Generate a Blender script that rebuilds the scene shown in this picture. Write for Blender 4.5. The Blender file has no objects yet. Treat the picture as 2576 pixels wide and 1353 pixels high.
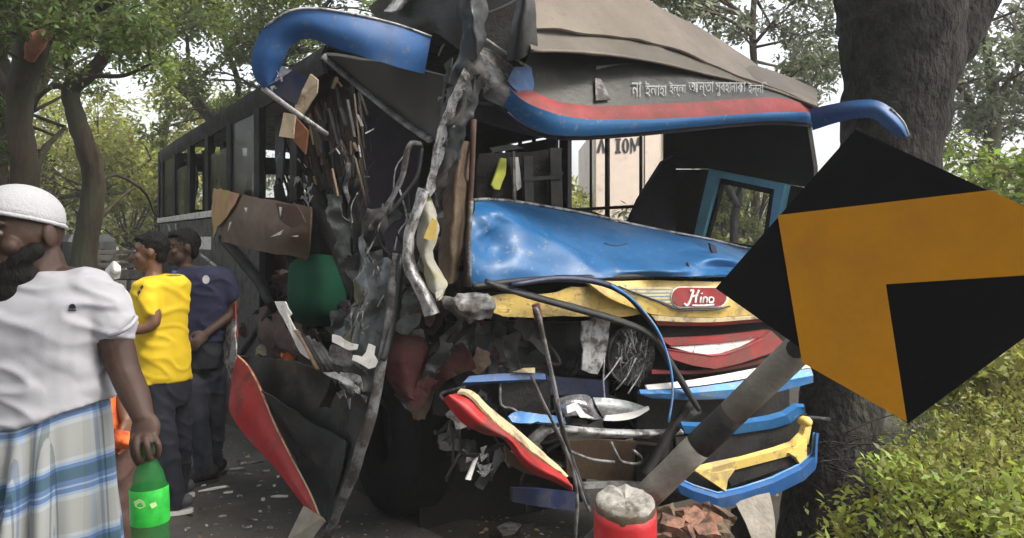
import bpy, bmesh, math, random
import numpy as np
from mathutils import Vector, Matrix, noise, geometry
R = math.radians
random.seed(7)
SC = bpy.context.scene
COL = SC.collection

# ---------------------------------------------------------------- camera, sky, sun, exposure
H, FL, CX, CY = 1.6, 2000.0, 1288.0, 600.0     # eye height; focal length and picture centre in picture units (2576 wide)
cam_d = bpy.data.cameras.new('camera')
cam = bpy.data.objects.new('camera', cam_d); COL.objects.link(cam)
cam.location = (0, 0, H); cam.rotation_euler = (R(90), 0, 0)
cam_d.sensor_width = 36; cam_d.lens = 36 * FL / 2576
cam_d.shift_y = -(676.5 - CY) / 2576
cam_d.clip_start = 0.05; cam_d.clip_end = 600
SC.camera = cam

SUN_EL, SUN_AZ = 52, 118          # azimuth measured from +Y towards +X: from the right, a little behind the viewer
w = bpy.data.worlds.new('World'); SC.world = w; w.use_nodes = True
nt = w.node_tree; nt.nodes.clear()
sky = nt.nodes.new('ShaderNodeTexSky'); sky.sky_type = 'NISHITA'; sky.sun_disc = False
sky.sun_elevation = R(SUN_EL); sky.sun_rotation = R(SUN_AZ)
sky.air_density = 1.0; sky.dust_density = 6.0; sky.ozone_density = 1.0
hs = nt.nodes.new('ShaderNodeHueSaturation'); hs.inputs['Saturation'].default_value = 0.3
bg = nt.nodes.new('ShaderNodeBackground'); bg.inputs['Strength'].default_value = 0.15
wo = nt.nodes.new('ShaderNodeOutputWorld')
nt.links.new(sky.outputs[0], hs.inputs['Color']); nt.links.new(hs.outputs[0], bg.inputs['Color'])
nt.links.new(bg.outputs[0], wo.inputs['Surface'])
sd = bpy.data.lights.new('sun', 'SUN'); sd.energy = 1.4; sd.angle = R(14); sd.color = (1, .93, .8)
sun = bpy.data.objects.new('sun', sd); COL.objects.link(sun)
sv = Vector((math.sin(R(SUN_AZ)) * math.cos(R(SUN_EL)), math.cos(R(SUN_AZ)) * math.cos(R(SUN_EL)), math.sin(R(SUN_EL))))
sun.rotation_euler = (-sv).to_track_quat('-Z', 'Y').to_euler(); sun.location = sv * 40
vs = SC.view_settings
vs.view_transform = 'Standard'; vs.look = 'None'; vs.gamma = 1; vs.use_curve_mapping = False
vs.exposure = 1.6
SC.cycles.max_bounces = 6; SC.cycles.diffuse_bounces = 3; SC.cycles.glossy_bounces = 3
SC.cycles.transmission_bounces = 5; SC.cycles.transparent_max_bounces = 6

# ---------------------------------------------------------------- places: world points from the survey of the photograph
def P(x, y, d):
    return Vector(((x - CX) / FL * d, d, H - (y - CY) / FL * d))
TH = R(31.7); BA = Vector((-0.26, 3.8, 0)); BW = 2.5
UV = Vector((math.cos(TH), math.sin(TH), 0)); WV = Vector((-math.sin(TH), math.cos(TH), 0))
def B(u, w, z): return BA + UV * u + WV * w + Vector((0, 0, z))   # the bus's own frame: u across, w rearwards, z up
def _ray(x, y): return Vector(((x - CX) / FL, 1, -(y - CY) / FL))
def FR(x, y, w=0.0):
    r = _ray(x, y); o = Vector((0, 0, H)); n = WV
    t = ((BA + WV * w) - o).dot(n) / r.dot(n); return o + r * t
def SD(x, y, u=0.0):
    r = _ray(x, y); o = Vector((0, 0, H)); n = UV
    t = ((BA + UV * u) - o).dot(n) / r.dot(n); return o + r * t
# ground: road left of an edge line, verge falling away to the right
EP = Vector((0.5, 3.0, 0)); ED = Vector((-.62, .785, 0)).normalized(); EN = Vector((ED.y, -ED.x, 0))
def sdist(x, y): return (Vector((x, y, 0)) - EP).dot(EN)
def gz(x, y):
    s = sdist(x, y); t = min(1, max(0, (s - .25) / 2.6)); t = t * t * (3 - 2 * t)
    return -.62 * t
# ---------------------------------------------------------------- materials
def M(name, col, rough=.5, metal=0, var=.25, scale=5, bump=.15, bscale=45, dirt=None, damt=.5, dscale=2.5, dsharp=.12, coat=0, spec=.5, trans=0, island=0, wear=None, stretch=None):
    m = bpy.data.materials.new(name); m.use_nodes = True
    t = m.node_tree; n = t.nodes; L = t.links.new
    bs = n['Principled BSDF']
    tc = n.new('ShaderNodeTexCoord'); src = tc.outputs['Object']
    if stretch:
        mp = n.new('ShaderNodeMapping'); mp.inputs['Scale'].default_value = stretch; L(src, mp.inputs[0]); src = mp.outputs[0]
    nz = n.new('ShaderNodeTexNoise'); nz.inputs['Scale'].default_value = scale; nz.inputs['Detail'].default_value = 6; nz.inputs['Roughness'].default_value = .6
    L(src, nz.inputs['Vector'])
    rp = n.new('ShaderNodeValToRGB')
    c0 = [max(0, c * (1 - var)) for c in col] + [1]; c1 = [min(1, c * (1 + var)) for c in col] + [1]
    rp.color_ramp.elements[0].color = c0; rp.color_ramp.elements[0].position = .3
    rp.color_ramp.elements[1].color = c1; rp.color_ramp.elements[1].position = .7
    L(nz.outputs['Fac'], rp.inputs['Fac']); out = rp.outputs['Color']
    if island:
        ge = n.new('ShaderNodeNewGeometry'); h = n.new('ShaderNodeHueSaturation')
        mr = n.new('ShaderNodeMapRange'); mr.inputs[3].default_value = 1 - island; mr.inputs[4].default_value = 1 + island * 1.6
        mh = n.new('ShaderNodeMapRange'); mh.inputs[3].default_value = .46; mh.inputs[4].default_value = .53
        L(ge.outputs['Random Per Island'], mr.inputs[0]); L(mr.outputs[0], h.inputs['Value'])
        L(ge.outputs['Random Per Island'], mh.inputs[0]); L(mh.outputs[0], h.inputs['Hue'])
        L(out, h.inputs['Color']); out = h.outputs[0]
    if dirt:
        nd = n.new('ShaderNodeTexNoise'); nd.inputs['Scale'].default_value = dscale; nd.inputs['Detail'].default_value = 9; nd.inputs['Roughness'].default_value = .7
        L(src, nd.inputs['Vector'])
        md = n.new('ShaderNodeMapRange'); md.inputs[1].default_value = 1 - damt * .5 - .25 - dsharp / 2; md.inputs[2].default_value = 1 - damt * .5 - .25 + dsharp / 2
        L(nd.outputs['Fac'], md.inputs[0])
        mx = n.new('ShaderNodeMix'); mx.data_type = 'RGBA'; L(md.outputs[0], mx.inputs[0]); L(out, mx.inputs[6]); mx.inputs[7].default_value = list(dirt) + [1]
        out = mx.outputs[2]
        mr2 = n.new('ShaderNodeMix'); L(md.outputs[0], mr2.inputs[0]); mr2.inputs[2].default_value = rough; mr2.inputs[3].default_value = .85
        L(mr2.outputs[0], bs.inputs['Roughness'])
    else:
        bs.inputs['Roughness'].default_value = rough
    if wear:      # chips and scratches down to what lies under the paint
        for sc_, lo, stc in ((26, .66, (1, 1, 1)), (9, .71, (1, .25, 4))):
            wm = n.new('ShaderNodeMapping'); wm.inputs['Scale'].default_value = stc; L(tc.outputs['Object'], wm.inputs[0])
            wz = n.new('ShaderNodeTexNoise'); wz.inputs['Scale'].default_value = sc_; wz.inputs['Detail'].default_value = 10; wz.inputs['Roughness'].default_value = .75; L(wm.outputs[0], wz.inputs['Vector'])
            wr_ = n.new('ShaderNodeMapRange'); wr_.inputs[1].default_value = lo - .08; wr_.inputs[2].default_value = lo - .03; L(wz.outputs['Fac'], wr_.inputs[0])
            wx = n.new('ShaderNodeMix'); wx.data_type = 'RGBA'; L(wr_.outputs[0], wx.inputs[0]); L(out, wx.inputs[6]); wx.inputs[7].default_value = list(wear) + [1]; out = wx.outputs[2]
    L(out, bs.inputs['Base Color'])
    bs.inputs['Metallic'].default_value = metal; bs.inputs['Specular IOR Level'].default_value = spec
    bs.inputs['Coat Weight'].default_value = coat; bs.inputs['Coat Roughness'].default_value = .12
    if bump:
        nb = n.new('ShaderNodeTexNoise'); nb.inputs['Scale'].default_value = bscale; nb.inputs['Detail'].default_value = 5; L(src, nb.inputs['Vector'])
        bp = n.new('ShaderNodeBump'); bp.inputs['Strength'].default_value = bump; bp.inputs['Distance'].default_value = .02
        L(nb.outputs['Fac'], bp.inputs['Height']); L(bp.outputs[0], bs.inputs['Normal'])
    if trans:
        tr = n.new('ShaderNodeBsdfTranslucent'); L(out, tr.inputs['Color'])
        ms = n.new('ShaderNodeMixShader'); ms.inputs[0].default_value = trans
        L(bs.outputs[0], ms.inputs[1]); L(tr.outputs[0], ms.inputs[2]); L(ms.outputs[0], n['Material Output'].inputs['Surface'])
    return m
DIRT = (.16, .125, .09); RUST = (.075, .032, .016)
mt = dict(
    asphalt=M('asphalt', (.045, .043, .044), .85, var=.5, scale=2, bump=.8, bscale=110, dirt=(.085, .072, .058), damt=.5, dscale=1.6, dsharp=.2),
    soil=M('soil', (.045, .033, .02), .95, var=.5, scale=2, bump=.6, bscale=25, dirt=(.028, .024, .014), damt=.6, dscale=1),
    blue=M('blue paint', (.016, .105, .27), .38, var=.22, scale=3, bump=.08, bscale=14, dirt=(.03, .1, .22), damt=.15, dscale=3, dsharp=.4, spec=.4, wear=(.16, .19, .22)),
    blue_deep=M('deep blue paint', (.018, .085, .25), .5, var=.25, scale=3, bump=.08, bscale=14, dirt=(.05, .07, .11), damt=.3, dscale=4, wear=(.12, .13, .15)),
    blue_pale=M('pale blue paint', (.05, .2, .48), .45, var=.3, scale=6, bump=.1, dirt=(.16, .22, .28), damt=.35, dscale=8, wear=(.3, .3, .3)),
    teal=M('dusty blue frame paint', (.15, .37, .48), .5, var=.2, dirt=DIRT, damt=.2),
    navy=M('navy paint', (.01, .016, .05), .45, dirt=(.03, .03, .035), damt=.4),
    yellow=M('cream yellow paint', (.62, .44, .12), .42, var=.15, scale=4, bump=.05, dirt=(.33, .25, .11), damt=.4, dscale=6, wear=(.17, .12, .07)),
    cream=M('cream paint', (.6, .5, .3), .5, var=.12, dirt=(.3, .22, .14), damt=.4, dscale=8, wear=(.14, .1, .07)),
    red=M('red paint', (.4, .02, .02), .5, var=.2, bump=.05, dirt=(.2, .05, .04), damt=.35, dscale=5, wear=(.16, .11, .1)),
    red_dark=M('faded red paint', (.25, .028, .03), .55, var=.3, bump=.1, dirt=(.13, .06, .05), damt=.45, dscale=4, dsharp=.3, spec=.3, wear=(.13, .09, .08)),
    maroon=M('maroon fabric', (.085, .018, .02), .8, var=.5, bump=.4, dirt=(.05, .035, .02), damt=.5),
    white=M('white paint', (.7, .68, .65), .5, var=.1, dirt=(.3, .26, .22), damt=.32, dscale=12, wear=(.2, .17, .15)),
    white_torn=M('torn white sheet', (.75, .73, .7), .6, var=.08, dirt=(.2, .18, .16), damt=.25, dscale=20),
    roof=M('dusty roof sheet', (.11, .095, .078), .55, var=.25, scale=2.5, bump=.15, bscale=12, dirt=(.09, .075, .06), damt=.55, dscale=2, dsharp=.4),
    roof_pale=M('pale roof sheet', (.2, .168, .137), .6, var=.25, scale=1.6, bump=.12, bscale=9, dirt=(.13, .11, .09), damt=.55, dscale=2, dsharp=.6, spec=.3, wear=(.12, .1, .085)),
    band=M('dark visor band', (.035, .036, .034), .4, var=.3, dirt=(.075, .07, .06), damt=.4, dscale=3, dsharp=.3),
    text=M('grey lettering', (.24, .25, .24), .6, var=.3, scale=40, bump=0),
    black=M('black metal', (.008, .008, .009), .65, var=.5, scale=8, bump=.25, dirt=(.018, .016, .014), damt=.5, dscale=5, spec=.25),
    rubber=M('black rubber', (.012, .012, .013), .6, var=.3, bump=.1, dirt=(.05, .045, .04), damt=.3, dscale=9),
    dark=M('dark crumpled metal', (.024, .026, .028), .45, metal=.2, var=.5, scale=6, bump=.3, bscale=16, dirt=(.06, .052, .045), damt=.35, dscale=7),
    grey=M('scraped grey metal', (.2, .2, .205), .5, metal=.2, var=.4, scale=9, bump=.35, bscale=25, dirt=(.07, .06, .055), damt=.5, dscale=8),
    pale=M('pale scraped metal', (.42, .42, .43), .5, var=.3, scale=12, bump=.3, bscale=30, dirt=(.1, .09, .08), damt=.45, dscale=14),
    inner=M('visor lining', (.035, .04, .043), .6, var=.25, bump=.1, dirt=(.09, .08, .06), damt=.35, dscale=2, dsharp=.4),
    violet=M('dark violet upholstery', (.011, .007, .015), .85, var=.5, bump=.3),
    wood=M('splintered board', (.3, .2, .12), .75, var=.4, scale=7, bump=.4, dirt=(.07, .04, .025), damt=.45, dscale=6, stretch=(1, 1, .2)),
    wood_pale=M('pale board', (.5, .4, .28), .7, var=.25, scale=6, bump=.2, dirt=(.22, .13, .07), damt=.4, dscale=5),
    tan=M('brown hardboard', (.17, .115, .07), .6, var=.3, scale=2.5, bump=.15, dirt=(.09, .055, .035), damt=.5, dscale=2.5, dsharp=.3),
    pinkedge=M('peeling pink and yellow paint', (.42, .17, .13), .6, var=.3, dirt=(.42, .3, .08), damt=.55, dscale=7),
    column=M('dusty tan pillar', (.16, .12, .075), .65, var=.35, bump=.3, dirt=(.06, .035, .02), damt=.5, dscale=4, dsharp=.3),
    yelgrey=M('scraped yellow metal', (.36, .33, .1), .55, var=.3, bump=.4, bscale=18, dirt=(.27, .26, .22), damt=.6, dscale=9),
    film=M('crumpled silvery film', (.06, .068, .066), .22, var=.6, scale=7, bump=.5, bscale=14, dirt=(.2, .2, .2), damt=.22, dscale=11, dsharp=.06),
    green=M('dark green plastic', (.006, .075, .036), .85, var=.25, bump=.1, dirt=(.012, .045, .03), damt=.5, dscale=3, dsharp=.5, spec=.12),
    chrome=M('broken reflector', (.6, .6, .63), .22, metal=.8, var=.3, bump=.3),
    lens=M('cracked lamp lens', (.35, .37, .37), .15, var=.4, scale=20, bump=.4),
    concrete=M('broken concrete', (.47, .44, .39), .9, var=.3, scale=14, bump=.9, bscale=30, dirt=(.22, .19, .15), damt=.4, dscale=9),
    post_red=M('red post paint', (.55, .025, .03), .5, var=.12, bump=.15, dirt=(.4, .25, .2), damt=.2, dscale=12),
    post_white=M('grimy white post paint', (.26, .235, .2), .7, var=.2, bump=.3, dirt=(.14, .125, .1), damt=.4, dscale=6, dsharp=.4),
    post_black=M('black post paint', (.02, .019, .018), .65, var=.4, bump=.3, dirt=(.05, .045, .04), damt=.4, dscale=9),
    sign_black=M('matt black sign sheet', (.008, .008, .009), .7, var=.2, bump=.03, spec=.12),
    sign_orange=M('orange sign sheet', (.62, .265, .006), .6, var=.1, scale=1.5, bump=.03, spec=.2, dirt=(.4, .17, .025), damt=.3, dscale=3, dsharp=.4),
    sign_back=M('sign edge aluminium', (.3, .3, .3), .5, metal=.5),
    bark=M('rain tree bark', (.06, .045, .032), .9, var=.55, scale=6, bump=1.0, bscale=18, dirt=(.045, .05, .032), damt=.45, dscale=3, stretch=(1, 1, .3), spec=.1),
    bark_grey=M('dark lichened bark', (.024, .022, .021), .9, var=.7, scale=9, bump=1.8, bscale=26, dirt=(.045, .045, .036), damt=.3, dscale=5, stretch=(1, 1, .55), spec=.08),
    scar=M('bare reddish wood', (.33, .13, .06), .8, var=.4, bump=.5),
    leaf=M('leaf green', (.12, .16, .028), .5, var=.5, scale=.6, bump=0, trans=.58, island=.5),
    leaf_dark=M('leaf dark green', (.095, .135, .032), .5, var=.4, scale=.6, bump=0, trans=.5, island=.5),
    leaf_yel=M('leaf yellow green', (.2, .21, .045), .5, var=.5, scale=.5, bump=0, trans=.58, island=.45),
    leaf_bank=M('fresh bank leaf', (.21, .25, .04), .5, var=.6, scale=1.2, bump=0, trans=.45, island=.55),
    leaf_grey=M('dusty leaf', (.09, .105, .055), .5, var=.45, scale=.6, bump=0, trans=.4, island=.45),
    litter=M('dry leaf litter', (.13, .09, .045), .8, var=.5, bump=0, island=.6),
    skin=M('brown skin', (.15, .074, .045), .5, var=.15, scale=8, bump=.06, bscale=120),
    skin_dark=M('dark brown skin', (.06, .03, .02), .62, var=.15, scale=8, bump=.06, bscale=120),
    hair=M('black hair', (.008, .007, .006), .7, var=.4, scale=60, bump=.35, bscale=260, stretch=(1, 1, .3), spec=.2),
    eye=M('eye white', (.13, .115, .1), .4, var=.05, bump=0),
    pupil=M('dark iris', (.01, .007, .005), .2, bump=0),
    lip=M('lips', (.13, .05, .04), .5, bump=0),
    tee_white=M('white cotton', (.41, .405, .44), .85, var=.06, bump=.03, bscale=140),
    tee_yellow=M('yellow cotton', (.72, .5, .015), .8, var=.1, bump=.03, bscale=120),
    tee_navy=M('navy cotton', (.014, .016, .05), .8, var=.2, bump=.03, bscale=120),
    collar=M('blue grey collar', (.12, .15, .34), .8, var=.1, bump=.1),
    cap=M('white crocheted cotton', (.5, .5, .52), .9, var=.06, bump=.3, bscale=160),
    trousers=M('dark denim', (.012, .014, .024), .85, var=.3, bump=.04, bscale=100),
    orange=M('orange cloth', (.72, .13, .02), .75, var=.35, scale=9, bump=.2, dirt=(.25, .03, .02), damt=.35, dscale=7),
    shawl=M('pale grey cloth', (.42, .42, .44), .85, var=.1, bump=.2),
    brown=M('brown checked cloth', (.06, .03, .022), .85, var=.5, scale=14, bump=.2),
    plaid_red=M('pinkish red checked shirt', (.25, .07, .08), .8, var=.5, scale=18, bump=.1),
    shoe=M('grey canvas', (.06, .062, .068), .8, var=.3),
    sole=M('white sole', (.6, .6, .58), .6, var=.1),
    pet_label=M('bright green label', (.03, .45, .05), .4, var=.45, scale=18, bump=0),
    lab_white=M('label print white', (.5, .7, .3), .5, bump=0),
    tyre=M('tyre rubber', (.008, .008, .008), .9, var=.3, bump=.4, dirt=(.018, .016, .014), damt=.4, spec=.2),
    truck=M('dusty truck boards', (.2, .18, .15), .7, var=.25, dirt=(.1, .08, .06), damt=.5, dscale=4),
    van=M('beige van paint', (.6, .5, .42), .5, var=.06, dirt=(.45, .36, .3), damt=.3),
    letter=M('black letter paint', (.015, .013, .02), .6, bump=0),
    brickred=M('broken reddish brick', (.2, .1, .065), .85, var=.5, scale=10, bump=.8, bscale=20, dirt=(.03, .022, .018), damt=.4, dscale=8),
)
def glass(name, col, rough=.05, alpha=.3):
    m = bpy.data.materials.new(name); m.use_nodes = True; t = m.node_tree; n = t.nodes
    bs = n['Principled BSDF']; bs.inputs['Base Color'].default_value = (*col, 1); bs.inputs['Roughness'].default_value = rough
    bs.inputs['Alpha'].default_value = alpha; bs.inputs['Specular IOR Level'].default_value = .1
    nz = n.new('ShaderNodeTexNoise'); nz.inputs['Scale'].default_value = 3
    mr = n.new('ShaderNodeMapRange'); mr.inputs[3].default_value = rough; mr.inputs[4].default_value = rough + .15
    t.links.new(nz.outputs[0], mr.inputs[0]); t.links.new(mr.outputs[0], bs.inputs['Roughness'])
    return m
mt['glass_dark'] = glass('grimy tinted window glass', (.014, .017, .015), .12, .6)
mt['glass_clear'] = glass('clear window glass', (.3, .33, .32), .05, .12)
mt['pet'] = glass('green bottle plastic', (.03, .2, .05), .1, .5)
# plaid lungi cloth: woven bands in the cloth's own coordinates
def plaid():
    m = bpy.data.materials.new('blue and white checked lungi'); m.use_nodes = True; t = m.node_tree; n = t.nodes; L = t.links.new
    bs = n['Principled BSDF']; bs.inputs['Roughness'].default_value = .85
    uv = n.new('ShaderNodeUVMap'); uv.uv_map = 'cloth'; sp = n.new('ShaderNodeSeparateXYZ'); L(uv.outputs[0], sp.inputs[0])
    def bands(sock, per, stops):
        md = n.new('ShaderNodeMath'); md.operation = 'MODULO'; md.inputs[1].default_value = per; L(sock, md.inputs[0])
        dv = n.new('ShaderNodeMath'); dv.operation = 'DIVIDE'; dv.inputs[1].default_value = per; L(md.outputs[0], dv.inputs[0])
        rp = n.new('ShaderNodeValToRGB'); rp.color_ramp.interpolation = 'CONSTANT'; e = rp.color_ramp.elements
        e[0].position = 0; e[0].color = (*stops[0][1], 1); e[1].position = stops[1][0]; e[1].color = (*stops[1][1], 1)
        for p_, c in stops[2:]:
            x = e.new(p_); x.color = (*c, 1)
        L(dv.outputs[0], rp.inputs[0]); return rp.outputs[0]
    W = (.56, .58, .6); C = (.48, .48, .46); BL = (.16, .26, .46); T = (.09, .17, .24); S = (.4, .5, .66)
    a = bands(sp.outputs[1], .19, [(0, C), (.36, W), (.42, S), (.46, BL), (.52, S), (.55, BL), (.62, T), (.78, BL), (.83, S), (.87, W), (.92, C)])
    b = bands(sp.outputs[0], .17, [(0, W), (.4, C), (.5, S), (.55, W), (.62, BL), (.72, W), (.8, T), (.86, W)])
    mx = n.new('ShaderNodeMix'); mx.data_type = 'RGBA'; mx.blend_type = 'MULTIPLY'; mx.inputs[0].default_value = .7
    L(a, mx.inputs[6]); L(b, mx.inputs[7]); L(mx.outputs[2], bs.inputs['Base Color'])
    wv = n.new('ShaderNodeTexNoise'); wv.inputs['Scale'].default_value = 160; bp = n.new('ShaderNodeBump'); bp.inputs['Strength'].default_value = .15
    L(wv.outputs[0], bp.inputs['Height']); L(bp.outputs[0], bs.inputs['Normal'])
    return m
mt['plaid'] = plaid()

# ---------------------------------------------------------------- objects
WL = {}
def root(name, label, cat, loc, group=None):
    o = bpy.data.objects.new(name, None); COL.objects.link(o); o.location = loc; o.empty_display_size = .1
    o['label'] = label; o['category'] = cat
    if group: o['group'] = group
    WL[o.name] = Vector(loc); return o
def put(name, me, mat, parent=None, label=None, cat=None, group=None, kind=None):
    o = bpy.data.objects.new(name, me); COL.objects.link(o)
    if mat is not None: me.materials.append(mt[mat] if isinstance(mat, str) else mat)
    WL[o.name] = Vector((0, 0, 0))
    if parent is not None:
        o.parent = parent; o.matrix_parent_inverse = Matrix.Translation(-WL[parent.name])
    if label: o['label'] = label
    if cat: o['category'] = cat
    if group: o['group'] = group
    if kind: o['kind'] = kind
    return o
def mesh(vs_, fs, smooth=False, nflat=None):
    me = bpy.data.meshes.new('m'); me.from_pydata([tuple(v) for v in vs_], [], fs); me.update()
    if smooth:
        a = np.ones(len(me.polygons), dtype=bool)
        if nflat is not None: a[nflat:] = False
        me.polygons.foreach_set('use_smooth', a)
    return me
def cr(p0, p1, p2, p3, t):
    return .5 * ((2 * p1) + (-p0 + p2) * t + (2 * p0 - 5 * p1 + 4 * p2 - p3) * t * t + (-p0 + 3 * p1 - 3 * p2 + p3) * t ** 3)
def spline(pts, sub):
    pts = [Vector(p) for p in pts]; n = len(pts)
    if sub <= 1 or n < 2: return pts
    out = []
    for i in range(n - 1):
        a = pts[i - 1] if i else pts[0] * 2 - pts[1]; d = pts[i + 2] if i + 2 < n else pts[-1] * 2 - pts[-2]
        for k in range(sub): out.append(cr(a, pts[i], pts[i + 1], d, k / sub))
    out.append(pts[-1]); return out
def shell(grid, thick):
    """A grid of points as a sheet of real thickness: front, back and rim."""
    nr, nc = len(grid), len(grid[0]); V = [p for r in grid for p in r]; Fs = []
    idx = lambda i, j: i * nc + j
    for i in range(nr - 1):
        for j in range(nc - 1): Fs.append((idx(i, j), idx(i, j + 1), idx(i + 1, j + 1), idx(i + 1, j)))
    N = [Vector((0, 0, 0)) for _ in V]
    for f in Fs:
        a, b, c, d = (V[k] for k in f); nn = (c - a).cross(d - b)
        for k in f: N[k] += nn
    cam_o = Vector((0, 0, H)); tot = sum((n_.dot(cam_o - v) for n_, v in zip(N, V)))
    s = 1 if tot < 0 else -1        # thickness goes away from the road side
    Bk = [v + (n_.normalized() if n_.length > 1e-12 else Vector((0, 1, 0))) * thick * s for v, n_ in zip(V, N)]
    n0 = len(V); vs_ = V + Bk; fs = list(Fs) + [tuple(k + n0 for k in reversed(f)) for f in Fs]; nf = len(fs)
    bd = [idx(0, j) for j in range(nc)] + [idx(i, nc - 1) for i in range(1, nr)] + [idx(nr - 1, j) for j in range(nc - 2, -1, -1)] + [idx(i, 0) for i in range(nr - 2, 0, -1)]
    r0 = len(vs_)
    for k in bd: vs_.append(V[k]); vs_.append(Bk[k])
    m_ = len(bd)
    for k in range(m_):
        a = r0 + 2 * k; b = r0 + 2 * ((k + 1) % m_); fs.append((a, a + 1, b + 1, b))
    return mesh(vs_, fs, True, nf)
def crumple(p, amp, sc, seed):
    q = p * sc + Vector((seed * 7.3, seed * 3.1, seed * 5.7))
    v = noise.noise_vector(q); r_ = noise.noise_vector(q * 2.3 + Vector((9, 4, 1)))
    return p + Vector((v.x + .45 * r_.x, v.y + .45 * r_.y, v.z + .45 * r_.z)) * amp
def sheet(name, rows, mat, parent=None, thick=.012, sub=4, rsub=None, amp=0, sc=4, seed=None, flat=False, fn=None, **kw):
    seed = random.random() * 9 if seed is None else seed
    rsub = sub if rsub is None else rsub
    R1 = [spline(r, sub) for r in rows]; nc = len(R1[0])
    cols = [spline([r[j] for r in R1], rsub) for j in range(nc)]
    grid = [[cols[j][i] for j in range(nc)] for i in range(len(cols[0]))]
    if amp: grid = [[crumple(p, amp, sc, seed) for p in r] for r in grid]
    if fn: grid = [[fn(p) for p in r] for r in grid]
    me = shell(grid, thick)
    if flat: me.polygons.foreach_set('use_smooth', np.zeros(len(me.polygons), dtype=bool))
    return put(name, me, mat, parent, **kw)
def poly(name, pts, mat, parent=None, thick=.012, cuts=0, amp=0, sc=5, seed=None, **kw):
    """A plate cut to an outline, with thickness, dented if asked."""
    seed = random.random() * 9 if seed is None else seed
    bm = bmesh.new(); vs_ = [bm.verts.new(p) for p in pts]; f = bm.faces.new(vs_); bm.normal_update()
    n_ = f.normal.copy(); c = sum((Vector(p) for p in pts), Vector()) / len(pts)
    if n_.dot(c - Vector((0, 0, H))) < 0: n_ = -n_
    bmesh.ops.triangulate(bm, faces=bm.faces[:], ngon_method='EAR_CLIP')
    for _ in range(cuts): bmesh.ops.subdivide_edges(bm, edges=bm.edges[:], cuts=1, use_grid_fill=True)
    if amp:
        for v in bm.verts: v.co = crumple(v.co, amp, sc, seed)
    r = bmesh.ops.extrude_face_region(bm, geom=bm.faces[:])
    bmesh.ops.translate(bm, verts=[g for g in r['geom'] if isinstance(g, bmesh.types.BMVert)], vec=n_ * thick)
    bmesh.ops.recalc_face_normals(bm, faces=bm.faces[:])
    me = bpy.data.meshes.new('m'); bm.to_mesh(me); bm.free()
    return put(name, me, mat, parent, **kw)
def tube_data(pts, rad, n=8, sub=4, jit=0, seed=0, flat=1.0, closed=True):
    P_ = spline(pts, sub); m_ = len(P_)
    rr = rad if isinstance(rad, (list, tuple)) else [rad] * len(pts)
    k = len(rr) - 1; rs = [rr[min(k, int(i / (m_ - 1) * k))] * (1 - (i / (m_ - 1) * k) % 1) + rr[min(k, int(i / (m_ - 1) * k) + 1)] * ((i / (m_ - 1) * k) % 1) for i in range(m_)]
    V, Fs = [], []; up = None
    for i, p in enumerate(P_):
        t = (P_[min(i + 1, m_ - 1)] - P_[max(i - 1, 0)]).normalized()
        if up is None: up = t.orthogonal()
        up = (up - t * up.dot(t)); up = up.normalized() if up.length > 1e-6 else t.orthogonal().normalized(); sd_ = t.cross(up)
        for j in range(n):
            a = 2 * math.pi * j / n; q = up * math.cos(a) + sd_ * math.sin(a) * flat
            r_ = rs[i]
            if jit: r_ *= 1 + jit * noise.noise(p * 9 + q * 1.7 + Vector((seed, 0, 0)))
            V.append(p + q * r_)
    for i in range(m_ - 1):
        for j in range(n):
            a = i * n + j; b = i * n + (j + 1) % n; Fs.append((a, b, b + n, a + n))
    if closed: Fs.append(tuple(reversed(range(n)))); Fs.append(tuple(range((m_ - 1) * n, m_ * n)))
    return V, Fs
def tube(name, pts, rad, mat, parent=None, n=8, sub=4, jit=0, flat=1.0, **kw):
    V, Fs = tube_data(pts, rad, n, sub, jit, random.random() * 9, flat)
    return put(name, mesh(V, Fs, True, len(Fs) - 2), mat, parent, **kw)
def boxm(c, ax, ay, az, hx, hy, hz, bev=.004):
    bm = bmesh.new(); bmesh.ops.create_cube(bm, size=2)
    for v in bm.verts: v.co = Vector((v.co.x * hx, v.co.y * hy, v.co.z * hz))
    if bev: bmesh.ops.bevel(bm, geom=bm.edges[:], offset=min(bev, hx * .4, hy * .4, hz * .4), segments=1, affect='EDGES')
    mx = Matrix((ax, ay, az)).transposed()
    for v in bm.verts: v.co = Vector(c) + mx @ v.co
    me = bpy.data.meshes.new('m'); bm.to_mesh(me); bm.free(); return me
X_, Y_, Z_ = Vector((1, 0, 0)), Vector((0, 1, 0)), Vector((0, 0, 1))
def box(name, c, h, mat, parent=None, ax=X_, ay=Y_, az=Z_, bev=.004, **kw):
    return put(name, boxm(c, ax, ay, az, *h, bev), mat, parent, **kw)
def bbox(name, u0, u1, w0, w1, z0, z1, mat, parent, **kw):   # a box square to the bus
    return box(name, B((u0 + u1) / 2, (w0 + w1) / 2, (z0 + z1) / 2), (abs(u1 - u0) / 2, abs(w1 - w0) / 2, abs(z1 - z0) / 2), mat, parent, UV, WV, Z_, **kw)
def strip(name, a, b, mat, parent, **kw):                      # a two-row sheet between an upper and a lower edge
    return sheet(name, [a, b], mat, parent, **kw)
def lathe(prof, c, ax, n=20, squash=1):
    ax = ax.normalized(); u = ax.orthogonal().normalized(); v = ax.cross(u); V, Fs = [], []
    for r_, h_ in prof:
        for j in range(n):
            a = 2 * math.pi * j / n; V.append(c + ax * h_ + u * math.cos(a) * r_ + v * math.sin(a) * r_ * squash)
    for i in range(len(prof) - 1):
        for j in range(n): a = i * n + j; b = i * n + (j + 1) % n; Fs.append((a, b, b + n, a + n))
    return mesh(V, Fs, True)
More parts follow.
